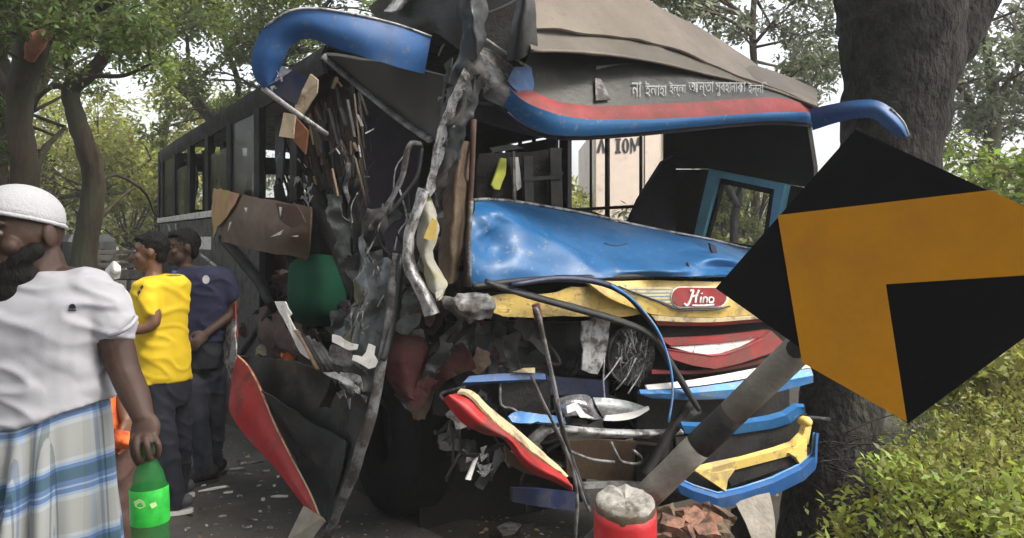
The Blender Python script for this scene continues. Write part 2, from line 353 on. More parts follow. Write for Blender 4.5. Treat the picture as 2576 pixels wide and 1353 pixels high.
# ================================================================ GROUND AND ROAD
def axis_pts(n, far): return [math.copysign(abs(t) ** 2.6 * far, t) for t in np.linspace(-1, 1, n)]
gx = [x + 1 for x in axis_pts(91, 160)]; gy = [y + 4 for y in axis_pts(91, 160)]
V = [(x, y, gz(x, y) + (.12 * noise.noise(Vector((x * .5, y * .5, 0))) - .06 if sdist(x, y) > .6 else 0) - (.03 if sdist(x, y) <= .25 else 0)) for y in gy for x in gx]
n_ = len(gx); Fs = [(j * n_ + i, j * n_ + i + 1, (j + 1) * n_ + i + 1, (j + 1) * n_ + i) for j in range(n_ - 1) for i in range(n_ - 1)]
put('ground', mesh(V, Fs, True), 'soil', kind='structure')
def roadpt(s, t, z=0): p = EP + EN * s + ED * t; return Vector((p.x, p.y, z))
V, Fs = [], []
ts = [-8 + 1.0 * i for i in range(40)] + [40, 60, 90, 130]
for t in ts:
    for s in (-7.2, -5.4, -3.6, -1.8, .1 + .1 * noise.noise(Vector((t * .9, 3, 1)))): V.append(roadpt(s, t))
for i in range(len(ts) - 1):
    for j in range(4): a = i * 5 + j; Fs.append((a, a + 1, a + 6, a + 5))
put('road', mesh(V, Fs, True), 'asphalt', kind='structure')
# grit, dry leaves and crumbs of glass: more than one could count
rng = np.random.default_rng(3)
def chips(name, n, region, size, mat, up=.0, **kw):
    V, Fs = [], []
    for k in range(n):
        x, y = region(); z = gz(x, y) + up if sdist(x, y) > .25 else .004 + up
        a = rng.uniform(0, 6.28); l = size * rng.uniform(.4, 1.5); b = len(V); h = l * rng.uniform(.15, .5)
        c, s = math.cos(a), math.sin(a)
        V += [(x - l * c, y - l * s, z), (x + l * .6 * s, y - l * .6 * c, z), (x + l * c, y + l * s, z), (x - l * .2 * s, y + l * .2 * c, z + h)]
        Fs += [(b, b + 1, b + 3), (b + 1, b + 2, b + 3), (b + 2, b, b + 3), (b, b + 2, b + 1)]
    return put(name, mesh(V, Fs), mat, **kw)
def rr1():
    d = rng.uniform(4.0, 9); x = rng.uniform(-.5, .12) * d; return x, d
chips('road_grit', 900, rr1, .012, 'grey', kind='stuff')
chips('dry_leaves', 700, lambda: (rng.uniform(-3, 3.5), rng.uniform(3.2, 8)), .022, 'litter', kind='stuff')
def rr2(): x = rng.normal(-.9, .8); return x, rng.uniform(4.2, 6.5)
chips('glass_crumbs', 220, rr2, .009, 'lens', kind='stuff')

# ================================================================ TREES
def leaves(clumps, per, size, flat=.75, seed=1, droop=.25):
    r = np.random.default_rng(seed); C = []; 
    for (c, rad) in clumps:
        m = int(per * (rad ** 1.7) * r.uniform(.7, 1.3)); d = r.normal(size=(m, 3)); d /= np.linalg.norm(d, axis=1)[:, None] + 1e-9
        rr = r.uniform(0, 1, m) ** .45; sub = r.normal(size=(max(3, m // 28), 3)); sub /= np.linalg.norm(sub, axis=1)[:, None]; sub *= r.uniform(.3, 1, (len(sub), 1))
        pick = sub[r.integers(0, len(sub), m)]                      # twiggy tufts inside the clump
        q = np.where(r.uniform(size=(m, 1)) < .72, pick + r.normal(size=(m, 3)) * .17, d * rr[:, None]) * rad; q[:, 2] *= flat
        C.append(q + np.array(c))
    C = np.concatenate(C); m = len(C)
    n = r.normal(size=(m, 3)) * .75 + np.array([0, 0, 1.0]); n /= np.linalg.norm(n, axis=1)[:, None]
    a = r.normal(size=(m, 3)); a -= n * (a * n).sum(1)[:, None]; a /= np.linalg.norm(a, axis=1)[:, None] + 1e-9; a[:, 2] -= droop * r.uniform(0, 1, m)
    b = np.cross(n, a); l = size * r.uniform(.6, 1.4, m)[:, None]; w = l * .42
    V = np.empty((m, 4, 3)); V[:, 0] = C - a * l * .5; V[:, 1] = C + b * w * .5 + a * l * .05; V[:, 2] = C + a * l * .5; V[:, 3] = C - b * w * .5 + a * l * .05
    V[:, 2, 2] -= (l * .12)[:, 0]
    me = bpy.data.meshes.new('leaves'); me.vertices.add(m * 4); me.vertices.foreach_set('co', V.reshape(-1))
    me.loops.add(m * 4); me.loops.foreach_set('vertex_index', np.arange(m * 4, dtype=np.int32))
    me.polygons.add(m); me.polygons.foreach_set('loop_start', np.arange(0, m * 4, 4, dtype=np.int32)); me.polygons.foreach_set('loop_total', np.full(m, 4, dtype=np.int32))
    me.update(calc_edges=True); return me
def merge_tubes(specs):
    V, Fs = [], []
    for pts, rad, n, sub, jit in specs:
        a, f = tube_data(pts, rad, n, sub, jit, random.random() * 9); o = len(V); V += a; Fs += [tuple(i + o for i in q) for q in f]
    return mesh(V, Fs, True)
def tree(name, label, trunk, radii, branches, clumps, leaf, size, per, bark='bark', group=None, seed=1, jit=.2, flat=.7, cat='tree', droop=.25):
    base = trunk[0]; t = root(name, label, cat, base, group)
    tr = put('trunk', merge_tubes([(trunk, radii, 14, 7, jit)]), bark, t)
    ends = [p for p in spline(trunk, 4)[3:]]
    for pts, r in branches:
        put('limb', merge_tubes([(pts, r, 8, 6, jit)]), bark, tr); ends += spline(pts, 4)[1:]
    tw = []
    for c, rad in clumps:
        c = Vector(c); e = min(ends, key=lambda p: (p - c).length + max(0, p.z - c.z) * 1.5)
        mid = (e + c) / 2 + Vector((random.uniform(-.2, .2), random.uniform(-.2, .2), random.uniform(-.15, .25))) * rad
        r0 = min(.05, .012 + .01 * (c - e).length); tw.append(([e, mid, c, c + (c - mid) * .3], [r0, r0 * .7, r0 * .4, .004], 5, 3, .15))
        for _ in range(2):
            q = c + Vector((random.gauss(0, .5), random.gauss(0, .5), random.gauss(0, .35))) * rad
            tw.append(([mid, (mid + q) / 2 + Vector((0, 0, .1 * rad)), q], [r0 * .4, r0 * .3, .003], 4, 3, .1))
    put('twigs', merge_tubes(tw), bark, tr)
    cr_ = put('crown', leaves(clumps, per, size, flat, seed, droop), leaf, t)
    return t
def cl(xr, yr, dr, n, rr, seed, avoid=()):
    r = random.Random(seed); out = []; tries = 0
    while len(out) < n and tries < n * 20:
        tries += 1
        x, y, d = r.uniform(*xr), r.uniform(*yr), r.uniform(*dr)
        if any((x - ax) ** 2 + ((y - ay) * 1.1) ** 2 < ar * ar for ax, ay, ar in avoid): continue
        out.append((P(x, y, d), r.uniform(*rr)))
    return out
def G(x, d): p = P(x, 600, d); return Vector((p.x, p.y, gz(p.x, p.y) - .05))
GAPS = [(350, 262, 46), (400, 290, 38), (560, 160, 52), (620, 200, 50), (215, 145, 36), (30, 15, 40), (480, 230, 30), (680, 190, 44), (780, 130, 40), (130, 300, 28), (650, 130, 34), (270, 115, 26), (540, 60, 26)]
tree('rain_tree', 'thick grey brown tree at the left with a bare reddish scar under its fork', [G(68, 8.5), P(72, 620, 8.5), P(62, 420, 8.5), P(48, 270, 8.5), P(78, 130, 8.4), P(120, 50, 8.3), P(175, -70, 8.2)], [.22, .15, .135, .125, .16, .12, .1],
    [([P(82, 135, 8.4), P(40, 60, 8.6), P(-20, -40, 8.9)], [.12, .09, .06]), ([P(110, 80, 8.3), P(180, 45, 8), P(270, 5, 7.8), P(360, -60, 7.6)], [.08, .06, .05, .04]), ([P(50, 300, 8.5), P(10, 210, 8.7), P(-50, 120, 9)], [.08, .06, .04]), ([P(66, 480, 8.5), P(110, 380, 9.2), P(135, 350, 9.6), P(165, 320, 9.8)], [.05, .04, .03, .02])],
    cl((-120, 330), (-90, 100), (7.2, 9.8), 24, (.3, .55), 11, GAPS) + cl((-120, 40), (80, 420), (8.8, 10), 9, (.3, .45), 12, GAPS), 'leaf_dark', .085, 1450, seed=11)
tree('rain_tree', 'narrow dark trunk at the left edge of the grove', [G(8, 9.6), P(10, 600, 9.6), P(-2, 420, 9.6), P(20, 250, 9.6), P(-10, 100, 9.6), P(-40, -60, 9.6)], [.16, .12, .1, .1, .08, .06], [([P(12, 300, 9.6), P(50, 220, 9.8), P(110, 190, 10)], [.05, .035, .015])], cl((-160, 40), (-60, 120), (9, 11), 8, (.3, .5), 13), 'leaf_dark', .085, 1500, seed=23, jit=.3)
sc_ = bpy.data.objects['rain_tree']; put('bark_scar', merge_tubes([([P(74, 150, 8.28), P(92, 108, 8.2), P(128, 78, 8.16)], [.05, .1, .05], 10, 6, .35)]), 'scar', sc_)
tree('rain_tree', 'slender crooked dark tree leaning behind the man in the white cap', [G(205, 11), P(212, 640, 11), P(236, 450, 11), P(196, 310, 11), P(178, 228, 11), P(222, 188, 10.9), P(264, 132, 10.8), P(276, 40, 10.6), P(300, -70, 10.4)], [.2, .165, .15, .12, .12, .1, .085, .08, .06],
    [([P(178, 232, 11), P(140, 215, 11), P(100, 240, 11.2), P(84, 280, 11.3)], [.05, .045, .035, .02]), ([P(180, 230, 11), P(170, 150, 10.8), P(150, 60, 10.5), P(130, -60, 10.2)], [.08, .06, .05, .04]), ([P(225, 188, 10.9), P(310, 190, 10.8), P(380, 160, 10.6)], [.04, .03, .015]), ([P(236, 470, 11), P(290, 440, 11.5), P(360, 480, 12), P(390, 540, 12.3)], [.04, .03, .02, .012]), ([P(240, 560, 11), P(300, 500, 11.4), P(340, 470, 11.7)], [.035, .025, .012])],
    cl((60, 420), (-90, 210), (9.6, 13), 30, (.3, .6), 21, GAPS), 'leaf', .09, 1250, seed=12)
tree('rain_tree', 'spreading tree with thin slanting limbs above the roof edge of the bus', [G(600, 17), P(590, 420, 17), P(560, 330, 16.6), P(490, 250, 16.2), P(430, 190, 16), P(380, 120, 15.6)], [.3, .22, .15, .12, .1, .06],
    [([P(555, 328, 16.6), P(520, 280, 16), P(480, 200, 15.6), P(470, 90, 15)], [.08, .06, .05, .03]), ([P(575, 330, 16.8), P(600, 220, 16), P(570, 120, 15.5), P(560, 20, 15)], [.07, .06, .05, .03]), ([P(580, 330, 16.8), P(680, 190, 15), P(760, 90, 14.4), P(860, -40, 14)], [.08, .06, .05, .03])],
    cl((380, 720), (-90, 130), (13, 17), 26, (.45, .85), 31, GAPS) + cl((380, 760), (120, 330), (14, 17), 16, (.4, .7), 33, GAPS) + cl((640, 1050), (-90, 180), (13, 16), 20, (.45, .8), 32, GAPS), 'leaf', .12, 950, seed=13)
tree('sunlit_tree', 'yellow green tree behind the tail of the bus', [G(420, 22), P(410, 560, 22), P(400, 420, 22), P(420, 300, 21.5)], [.3, .22, .16, .08], [([P(402, 430, 22), P(340, 360, 21), P(280, 330, 20.5)], [.1, .07, .04]), ([P(404, 400, 22), P(470, 340, 21), P(520, 320, 21)], [.09, .06, .03])],
    cl((250, 560), (220, 440), (19, 23), 30, (.6, 1.15), 41, GAPS[:2] + [(480, 230, 30)]), 'leaf_yel', .16, 420, seed=14)
tree('sunlit_tree', 'pale tangled tree beyond the two dark trunks', [G(130, 20), P(140, 560, 20), P(120, 430, 20), P(150, 330, 19.5)], [.26, .2, .14, .07], [([P(122, 440, 20), P(60, 380, 19.5)], [.08, .04]), ([P(128, 420, 20), P(200, 360, 19.5), P(260, 380, 19)], [.07, .05, .03]), ([P(135, 500, 20), P(280, 470, 18), P(380, 400, 17.5)], [.06, .045, .02])],
    cl((-60, 330), (230, 500), (17, 21), 32, (.55, 1.0), 51, [(130, 300, 18)]), 'leaf_yel', .15, 420, 'bark', seed=15)
for i, (xr, yr, dr, n_c, mat_, lab) in enumerate([((-250, 150), (470, 640), (15, 24), 16, 'leaf_grey', 'dusty bushes in shade behind the white cap'), ((150, 480), (430, 640), (20, 27), 20, 'leaf_yel', 'bright yellow green bushes behind the boy and the bus tail'), ((300, 700), (380, 560), (24, 30), 16, 'leaf_grey', 'pale far bushes hidden partly by the bus tail')]):
    c_ = cl(xr, yr, dr, n_c, (.6, 1.2), 60 + i); g0 = G(sum(xr) / 2, dr[0] + 2)
    tree('bush', lab, [g0, g0 + Vector((.1, 0, .8)), g0 + Vector((0, .2, 2))], [.1, .07, .03], [], c_, mat_, .16, 400, seed=60 + i, cat='bush')
# right side: the tree the bus ran into
D0 = 5.55
def tg(x, d): p = P(x, 600, d); return Vector((p.x, p.y, gz(p.x, p.y) - .15))
trk = [tg(2085, 5.5), P(2085, 1300, 5.5), P(2110, 1050, 5.52), P(2160, 800, 5.55), P(2215, 560, 5.6), P(2245, 360, 5.6), P(2262, 180, 5.6), P(2262, 40, 5.6), P(2215, -80, 5.6)]
tree('roadside_tree', 'massive dark forked tree trunk that stopped the bus', trk, [.42, .32, .28, .3, .31, .34, .39, .43, .36],
    [([P(2300, 200, 5.6), P(2375, 90, 5.58), P(2440, 0, 5.55), P(2500, -110, 5.5)], [.2, .25, .2, .17]), ([P(2190, 1180, 5.4), P(2150, 1300, 5.3), P(2185, 1420, 5.2)], [.1, .1, .08])],
    [(P(2700, -300, 5.6), .5), (P(2000, -320, 5.8), .5)], 'leaf_dark', .08, 900, 'bark_grey', seed=16, jit=.1)
tree('background_tree', 'thin straight tree in the bright sky right of the roof', [G(1905, 12), P(1900, 500, 12), P(1898, 200, 12), P(1893, 60, 12), P(1905, -80, 12)], [.09, .07, .055, .05, .03],
    [([P(1897, 110, 12), P(1950, 50, 11.8), P(1990, 10, 11.6)], [.03, .02, .012]), ([P(1896, 60, 12), P(1840, 10, 12), P(1800, -50, 12)], [.03, .02, .012])],
    cl((1600, 1880), (-90, 70), (10.5, 14), 18, (.35, .6), 71, [(1760, 110, 40)]) + cl((1930, 2110), (-90, 180), (10.5, 14), 14, (.3, .55), 72, [(1930, 140, 60), (1890, 110, 60)]), 'leaf_grey', .1, 1000, seed=17)
tree('background_tree', 'hazy small leaved tree with slanting stem beside the trunk', [G(1960, 14), P(1985, 420, 14), P(2010, 210, 14), P(2060, 130, 13.6)], [.1, .08, .06, .03], [([P(2000, 260, 14), P(2055, 190, 13.5), P(2090, 120, 13)], [.04, .03, .015])],
    cl((1960, 2130), (90, 260), (12, 15), 12, (.3, .5), 73, [(1950, 130, 45), (2070, 260, 26)]), 'leaf_grey', .1, 1000, seed=18)
tree('background_tree', 'dense tree filling the upper right behind the forked trunk', [G(2480, 10), P(2490, 480, 10), P(2500, 250, 10), P(2470, 60, 9.8)], [.14, .11, .08, .05], [([P(2495, 330, 10), P(2420, 230, 9.6), P(2380, 180, 9.4)], [.05, .035, .015]), ([P(2500, 260, 10), P(2570, 150, 9.8)], [.05, .02])],
    cl((2420, 2720), (-60, 330), (8.5, 12), 24, (.3, .55), 74, [(2455, 180, 30)]) + cl((2370, 2560), (180, 380), (9, 12), 10, (.25, .4), 75, [(2370, 330, 38)]), 'leaf_grey', .09, 1250, seed=19)
tree('bush', 'fresh green bush rising above the sign at the right', [G(2600, 7), G(2600, 7) + Vector((0, 0, 1)), P(2560, 470, 7)], [.06, .05, .02], [], cl((2400, 2760), (400, 640), (6.2, 8), 18, (.25, .45), 76), 'leaf', .085, 1500, seed=20, cat='bush')
for i, (xr, yr, dr, n_c, rr_, mat_, lab) in enumerate([((1380, 1520), (455, 620), (15, 18), 9, (.4, .7), 'leaf_yel', 'sunny bush seen through the far bus window'), ((1500, 1760), (560, 660), (12, 15), 10, (.35, .6), 'leaf_grey', 'dusty bush in front of the beige van'), ((1740, 1980), (420, 660), (10, 15), 34, (.35, .6), 'leaf_yel', 'bright bush seen through the blue framed door window'), ((2000, 2200), (540, 760), (9, 12), 10, (.4, .7), 'leaf', 'bush behind the base of the forked tree')]):
    c_ = cl(xr, yr, dr, n_c, rr_, 80 + i); g0 = G(sum(xr) / 2, sum(dr) / 2)
    tree('bush', lab, [g0, g0 + Vector((.05, 0, .6)), g0 + Vector((0, .1, 1.4))], [.06, .05, .02], [], c_, mat_, .11, 800, seed=80 + i, cat='bush')
tree('background_tree', 'dark stemmed tree seen inside the door window', [G(1845, 9.5), P(1846, 600, 9.5), P(1858, 500, 9.5), P(1880, 400, 9.4)], [.06, .05, .045, .03], [([P(1856, 520, 9.5), P(1830, 470, 9.4), P(1810, 430, 9.3)], [.05, .04, .02])], cl((1780, 1830), (480, 580), (9.5, 11), 4, (.2, .35), 90) + cl((1760, 1960), (330, 440), (9.5, 11), 8, (.3, .4), 91), 'leaf_yel', .09, 1200, 'bark_grey', seed=21)

# unseen trees overhead and behind the camera, added to shade the foreground from the sky
def shade_tree(lab, x, y, h, xr, yr, zr, n, seed):
    r = random.Random(seed); g0 = Vector((x, y, gz(x, y) - .1)); top = Vector((x * .8, y, h))
    c_ = [(Vector((r.uniform(*xr), r.uniform(*yr), r.uniform(*zr))), r.uniform(.7, 1.2)) for _ in range(n)]
    br = []
    for k in range(5):
        e = Vector((r.uniform(*xr), r.uniform(*yr), zr[0] + .4)); br.append(([top, (top + e) / 2 + Vector((0, 0, .5)), e], [.14, .1, .04]))
    tree('added_shade_tree', lab, [g0, g0.lerp(top, .5) + Vector((.15, .1, 0)), top], [.34, .26, .2], br, c_, 'leaf_dark', .24, 420, seed=seed)
shade_tree('unseen spreading tree added for shade beside the road behind the viewer on the left', -5.5, -4, 5.2, (-10, 1), (-9, 9), (6.3, 8.6), 62, 101)
shade_tree('unseen spreading tree added for shade on the verge behind the viewer on the right', 4.5, -5, 5.2, (-1, 5.4), (-9, 8), (6.3, 8.6), 54, 102)
shade_tree('unseen round headed tree added for shade behind the viewer in the middle of the verge', 1.5, -11, 3.4, (-5, 7), (-14, -9), (1.6, 7.5), 46, 103)
shade_tree('unseen round headed tree added for shade behind the viewer on the far left', -9, -9, 3.4, (-15, -5), (-13, -6), (1.6, 7.5), 46, 104)
shade_tree('unseen round headed tree added for shade to the right of the viewer', 10, -9, 3.4, (8, 13), (-14, -5), (1.2, 6.5), 40, 105)
tree('bush', 'sunlit yellow bush behind the lower right edge of the sign', [G(2560, 7.5), G(2560, 7.5) + Vector((0, 0, .5)), G(2560, 7.5) + Vector((0, .1, .9))], [.05, .04, .02], [], cl((2380, 2800), (740, 960), (6.5, 9), 24, (.3, .5), 92) + cl((2400, 2640), (880, 1010), (5.2, 6.5), 16, (.25, .4), 93), 'leaf_yel', .08, 1400, seed=22, cat='bush')
# the wood that closes the view all round, too far to tell its trees apart
rw = random.Random(9); fw = []
for k in range(120):
    a = R(-75 + 150 * k / 119 + rw.uniform(-1, 1)); d = rw.uniform(42, 60); fw.append((Vector((math.sin(a) * d, math.cos(a) * d, rw.uniform(.2, 4.2))), rw.uniform(2.0, 3.2)))
put('far_wood', leaves(fw, 75, .5, .8, 44, .2), 'leaf_yel', kind='stuff')
# low growth on the roadside bank
spots = []
rb = random.Random(5)
for k in range(420):
    x, y = rb.uniform(1.5, 7.5), rb.uniform(2.0, 9.5)
    px = CX + x / y * FL
    if px - .42 * FL / y < 2200 or px > 2750 or sdist(x, y) < .7: continue
    if (Vector((x, y, 0)) - Vector((trk[0].x, trk[0].y, 0))).length < .6: continue
    spots.append((x, y))
gcl = [(Vector((x, y, gz(x, y) + rb.uniform(.05, .5))), rb.uniform(.2, .38)) for x, y in spots]
put('ground_cover', leaves(gcl, 3000, .044, .8, 33, .1), 'leaf_bank', kind='stuff')
shr = [(2410, 3.6, .62, 'leaf'), (2420, 3.3, .6, 'leaf_yel'), (2540, 3.9, .9, 'leaf_yel'), (2440, 4.6, .85, 'leaf_yel'), (2500, 5.2, 1.0, 'leaf_yel'), (2350, 5.0, .8, 'leaf'), (2560, 2.9, .5, 'leaf_bank'), (2390, 4.2, .4, 'leaf_grey'), (2440, 4.0, .7, 'leaf_yel')]
labs = ['low green shrub nearest the base of the forked tree', 'small leaved yellowish shrub below the point of the sign', 'sunlit yellow green shrub at the right edge under the sign', 'yellow green shrub just under the lower sign corner', 'tallest yellow shrub touching the lower right sign edge', 'mid green shrub right of the trunk and under the sign', 'small bright shrub at the lower right corner', 'grey sparse shrub at the foot of the trunk', 'broad yellow green shrub in the middle of the bank']
for (px, d, h, m_), lab in zip(shr, labs):
    g0 = G(px, d); c_ = [(g0 + Vector((rb.gauss(0, .22), rb.gauss(0, .22), h * rb.uniform(.4, 1.0) + .27)), rb.uniform(.13, .24)) for _ in range(11)]
    t = root('low_shrub', lab, 'shrub', g0, 'low shrubs on the roadside bank')
    put('stems', merge_tubes([([g0 + Vector((rb.uniform(-.05, .05), 0, 0)), (g0 + c) / 2 + Vector((rb.uniform(-.05, .05), 0, .05)), c + Vector((0, 0, .08))], [.009, .007, .003], 5, 3, .1) for c, _ in c_]), 'bark_grey', t)
    put('foliage', leaves(c_, 4200, .041, .85, int(px), .15), m_, t)
brush = root('dry_brush', 'bare grey twigs sticking out round the foot of the forked tree', 'twigs', tg(2150, 4.9))
for k in range(34):
    a = P(random.uniform(2030, 2130), random.uniform(1080, 1260), random.uniform(4.7, 5.0)); an = random.uniform(-.9, .5); l = random.uniform(.2, .6)
    b = a + Vector((l * math.cos(an), random.uniform(-.1, .1), l * math.sin(an) * .9 - .05))
    tube('twig', [a, (a + b) / 2 + Vector((0, 0, .02)), b], [.006, .005, .002], 'bark_grey', brush, 4, 2)
# covered van beyond the bus, its lettering read through the far window
vd = 17.0; vl, vr = P(1494, 600, vd).x, P(1690, 600, vd).x; vb = gz(vl, vd)
van = root('box_van', 'beige covered van parked beyond the far bus windows', 'van', ((vl + vr) / 2, vd + 2, vb))
ztop = P(0, 322, vd).z
box('cargo_body', ((vl + vr) / 2, vd + 2, (vb + .7 + ztop) / 2), ((vr - vl) / 2, 2, (ztop - vb - .7) / 2), 'van', van, bev=.05)
for x in (vl + .3, vr - .3):
    for y in (vd + .8, vd + 3.4): put('wheel', lathe([(0, -.12), (.3, -.12), (.38, -.08), (.38, .08), (.3, .12), (0, .12)], Vector((x, y, vb + .36)), X_, 20), 'tyre', van)
box('door_gap', ((vl + vr) / 2 + .25, vd - .004, (vb + .8 + ztop) / 2), (.012, .004, (ztop - vb - 1) / 2), 'dark', van, bev=0)
box('corner_post', (vr - .1, vd - .01, (vb + .8 + ztop) / 2), (.1, .012, (ztop - vb - .9) / 2), 'cream', van)
box('chassis', ((vl + vr) / 2, vd + 2, vb + .58), ((vr - vl) / 2 - .1, 1.9, .12), 'black', van)
def vletter(pts): poly('van_letter', [P(x, y, vd - .012) for x, y in pts], 'letter', van, .006)
vletter([(1500, 384), (1511, 350), (1516, 350), (1524, 384), (1517, 384), (1513, 362), (1508, 384)])
vletter([(1548, 348), (1562, 348), (1562, 353), (1559, 353), (1559, 380), (1562, 380), (1562, 385), (1548, 385), (1548, 380), (1551, 380), (1551, 353), (1548, 353)])
oo = [(1574 + 9 * math.cos(i * math.pi / 8), 366.5 - 19 * math.sin(i * math.pi / 8)) for i in range(17)]; oi = [(1574 + 3 * math.cos(i * math.pi / 8), 366.5 - 15 * math.sin(i * math.pi / 8)) for i in range(17)]
put('van_letter', shell([[P(x, y, vd - .012) for x, y in oo], [P(x, y, vd - .012) for x, y in oi]], .006), 'letter', van)
vletter([(1586, 385), (1586, 347), (1591, 347), (1598, 368), (1604, 345), (1609, 345), (1609, 366), (1604, 366), (1603, 358), (1599, 380), (1596, 380), (1590, 360), (1590, 385)])
# slatted truck far down the road
td = 12.0; tb = root('cargo_truck', 'small old truck with a slatted wooden bed behind the boy', 'truck', (P(300, 600, td).x, td + .6, 0))
tx0, tx1 = P(196, 600, td).x, P(420, 600, td).x
for y, h in ((634, 5), (648, 7), (668, 6), (690, 12)):
    c = P(308, y, td); box('bed_slat', c, ((tx1 - tx0) / 2, .02, h / 2000 * td), 'truck', tb)
for x in (200, 262, 330, 414): c = P(x, 665, td + .03); box('bed_post', c, (.03, .03, .24), 'dark', tb)
box('bed_floor', (P(308, 600, td).x, td + .7, 1.02), ((tx1 - tx0) / 2, .7, .05), 'dark', tb); box('bed_slat', (P(308, 640, td).x, td + 1.4, 1.3), ((tx1 - tx0) / 2, .02, .12), 'truck', tb)
cabx = tx0 - .55; box('cab', (cabx, td + .7, 1.05), (.5, .68, .62), 'dark', tb, bev=.12); box('cab_window', (cabx, td + .01, 1.35), (.3, .012, .2), 'glass_dark', tb)
for x in (cabx, tx1 - .4):
    for y in (td + .1, td + 1.3): put('wheel', lathe([(0, -.1), (.3, -.1), (.38, -.06), (.38, .06), (.3, .1), (0, .1)], Vector((x, y, .38)), Y_, 20), 'tyre', tb)
# ================================================================ THE BUS
bus = root('bus', 'wrecked blue bus with its right front corner torn open and roof peeled up', 'bus', B(1.2, 3, 0))
def fr(pts, w=0.0): return [FR(x, y, w if not isinstance(w, (list, tuple)) else w[i]) for i, (x, y) in enumerate(pts)]
def sdp(pts, u=0.0): return [SD(x, y, u if not isinstance(u, (list, tuple)) else u[i]) for i, (x, y) in enumerate(pts)]
def dp(pts): return [P(*p) for p in pts]
RZ = 2.89
# ---- shell behind the wreck: roof, floor, far side, rear, near side
roof_rows = []
for w_ in (1.15, 2.2, 4, 6, 8, 9.35):
    cr_ = (9.35 - w_) * 0
    roof_rows.append([B(0, w_, RZ), B(.12, w_, RZ + .05), B(.6, w_, RZ + .1), B(1.25, w_, RZ + .12), B(1.9, w_, RZ + .08), B(2.38, w_, RZ - .02), B(BW, w_, RZ - .14)])
sheet('roof', roof_rows, 'dark', bus, .03, 3, 2, amp=.015, sc=3)
bbox('floor', .02, BW, .7, 9.4, .62, .72, 'black', bus)
bbox('chassis_rail', .5, .66, .35, 9.0, .36, .6, 'black', bus); bbox('chassis_rail', 1.8, 1.96, .6, 9.0, .36, .6, 'black', bus)
bbox('rear_wall', 0, BW, 9.4, 9.46, .5, 1.95, 'dark', bus); bbox('rear_wall', 0, .25, 9.4, 9.46, 1.95, RZ, 'dark', bus)
bbox('rear_wall', BW - .25, BW, 9.4, 9.46, 1.95, RZ, 'dark', bus); bbox('rear_wall', .25, BW - .25, 9.4, 9.46, 2.62, RZ, 'dark', bus)
# far (left) side: lower wall, header, pillars
def far_wall(w0, w1, z0, z1, mat='violet', n='side_wall'): return bbox(n, BW, BW + .05, w0, w1, z0, z1, mat, bus)
far_wall(1.24, 9.4, .45, 1.74); far_wall(1.24, 9.4, 2.58, RZ - .1)
for w0, w1 in ((2.58, 2.72), (3.82, 3.95), (5.15, 5.3), (6.5, 6.65), (7.85, 8.0), (9.25, 9.4)): far_wall(w0, w1, 1.74, 2.56, n='window_pillar')
# bars across the far windows
for w_, r_ in ((1.53, .014), (1.96, .022), (2.19, .012)): tube('window_bar', [B(BW - .03, w_, 1.7), B(BW - .03, w_, 2.58)], r_, 'black', bus, 6, 1)
tube('window_bar', [B(BW - .05, 1.2, 1.86), B(BW - .05, 2.46, 1.86)], .014, 'black', bus, 6, 1)
for w_ in (2.85, 3.1, 3.35, 3.6): tube('window_bar', [B(BW - .03, w_, 1.7), B(BW - .03, w_, 2.58)], .022, 'black', bus, 6, 1)
tube('window_bar', [B(BW - .05, 2.6, 2.2), B(BW - .05, 3.82, 2.2)], .02, 'black', bus, 6, 1)
bbox('window_blocker', BW - .1, BW - .07, 2.62, 3.5, 1.74, 2.53, 'violet', bus); bbox('window_blocker', BW - .1, BW - .07, 3.85, 4.6, 1.74, 2.56, 'violet', bus); bbox('window_blocker', BW - .1, BW - .07, 4.6, 9.2, 1.74, 2.56, 'violet', bus)  # dark sheets added to keep the bright view out of the far windows
# dark cab wall beside the driver's door, with the blue framed opening
zt = 2.6
def dw(n, pts, u=BW, mat='black', th=.04): return poly(n, [SD(x, y, u) for x, y in pts], mat, bus, th)
dw('cab_wall', [(1668, 330), (2028, 296), (2047, 420), (2047, 474), (1972, 462), (1784, 424), (1668, 424)])
dw('cab_wall', [(1668, 426), (1782, 426), (1745, 600), (1745, 690), (1670, 690)])
dw('cab_wall', [(1974, 464), (2047, 476), (2047, 690), (1935, 690), (1935, 636)])
dw('cab_wall', [(1747, 622), (1933, 638), (1933, 690), (1747, 690)])
fo = [(1784, 424), (1974, 464), (1938, 640), (1742, 606)]; fi = [(1806, 446), (1948, 476), (1926, 630), (1766, 603)]
for k in range(4):
    a, b = k, (k + 1) % 4
    poly('door_window_frame', [SD(*fo[a], BW - .06), SD(*fo[b], BW - .06), SD(*fi[b], BW - .06), SD(*fi[a], BW - .06)], 'teal', bus, .07)
fj = [(1818, 462), (1936, 488), (1916, 621), (1779, 600)]
for k in range(4):
    a, b = k, (k + 1) % 4
    poly('window_seal', [SD(*fi[a], BW - .03), SD(*fi[b], BW - .03), SD(*fj[b], BW - .03), SD(*fj[a], BW - .03)], 'black', bus, .03)
poly('window_pane', [SD(*p, BW) for p in fj], 'glass_clear', bus, .006)
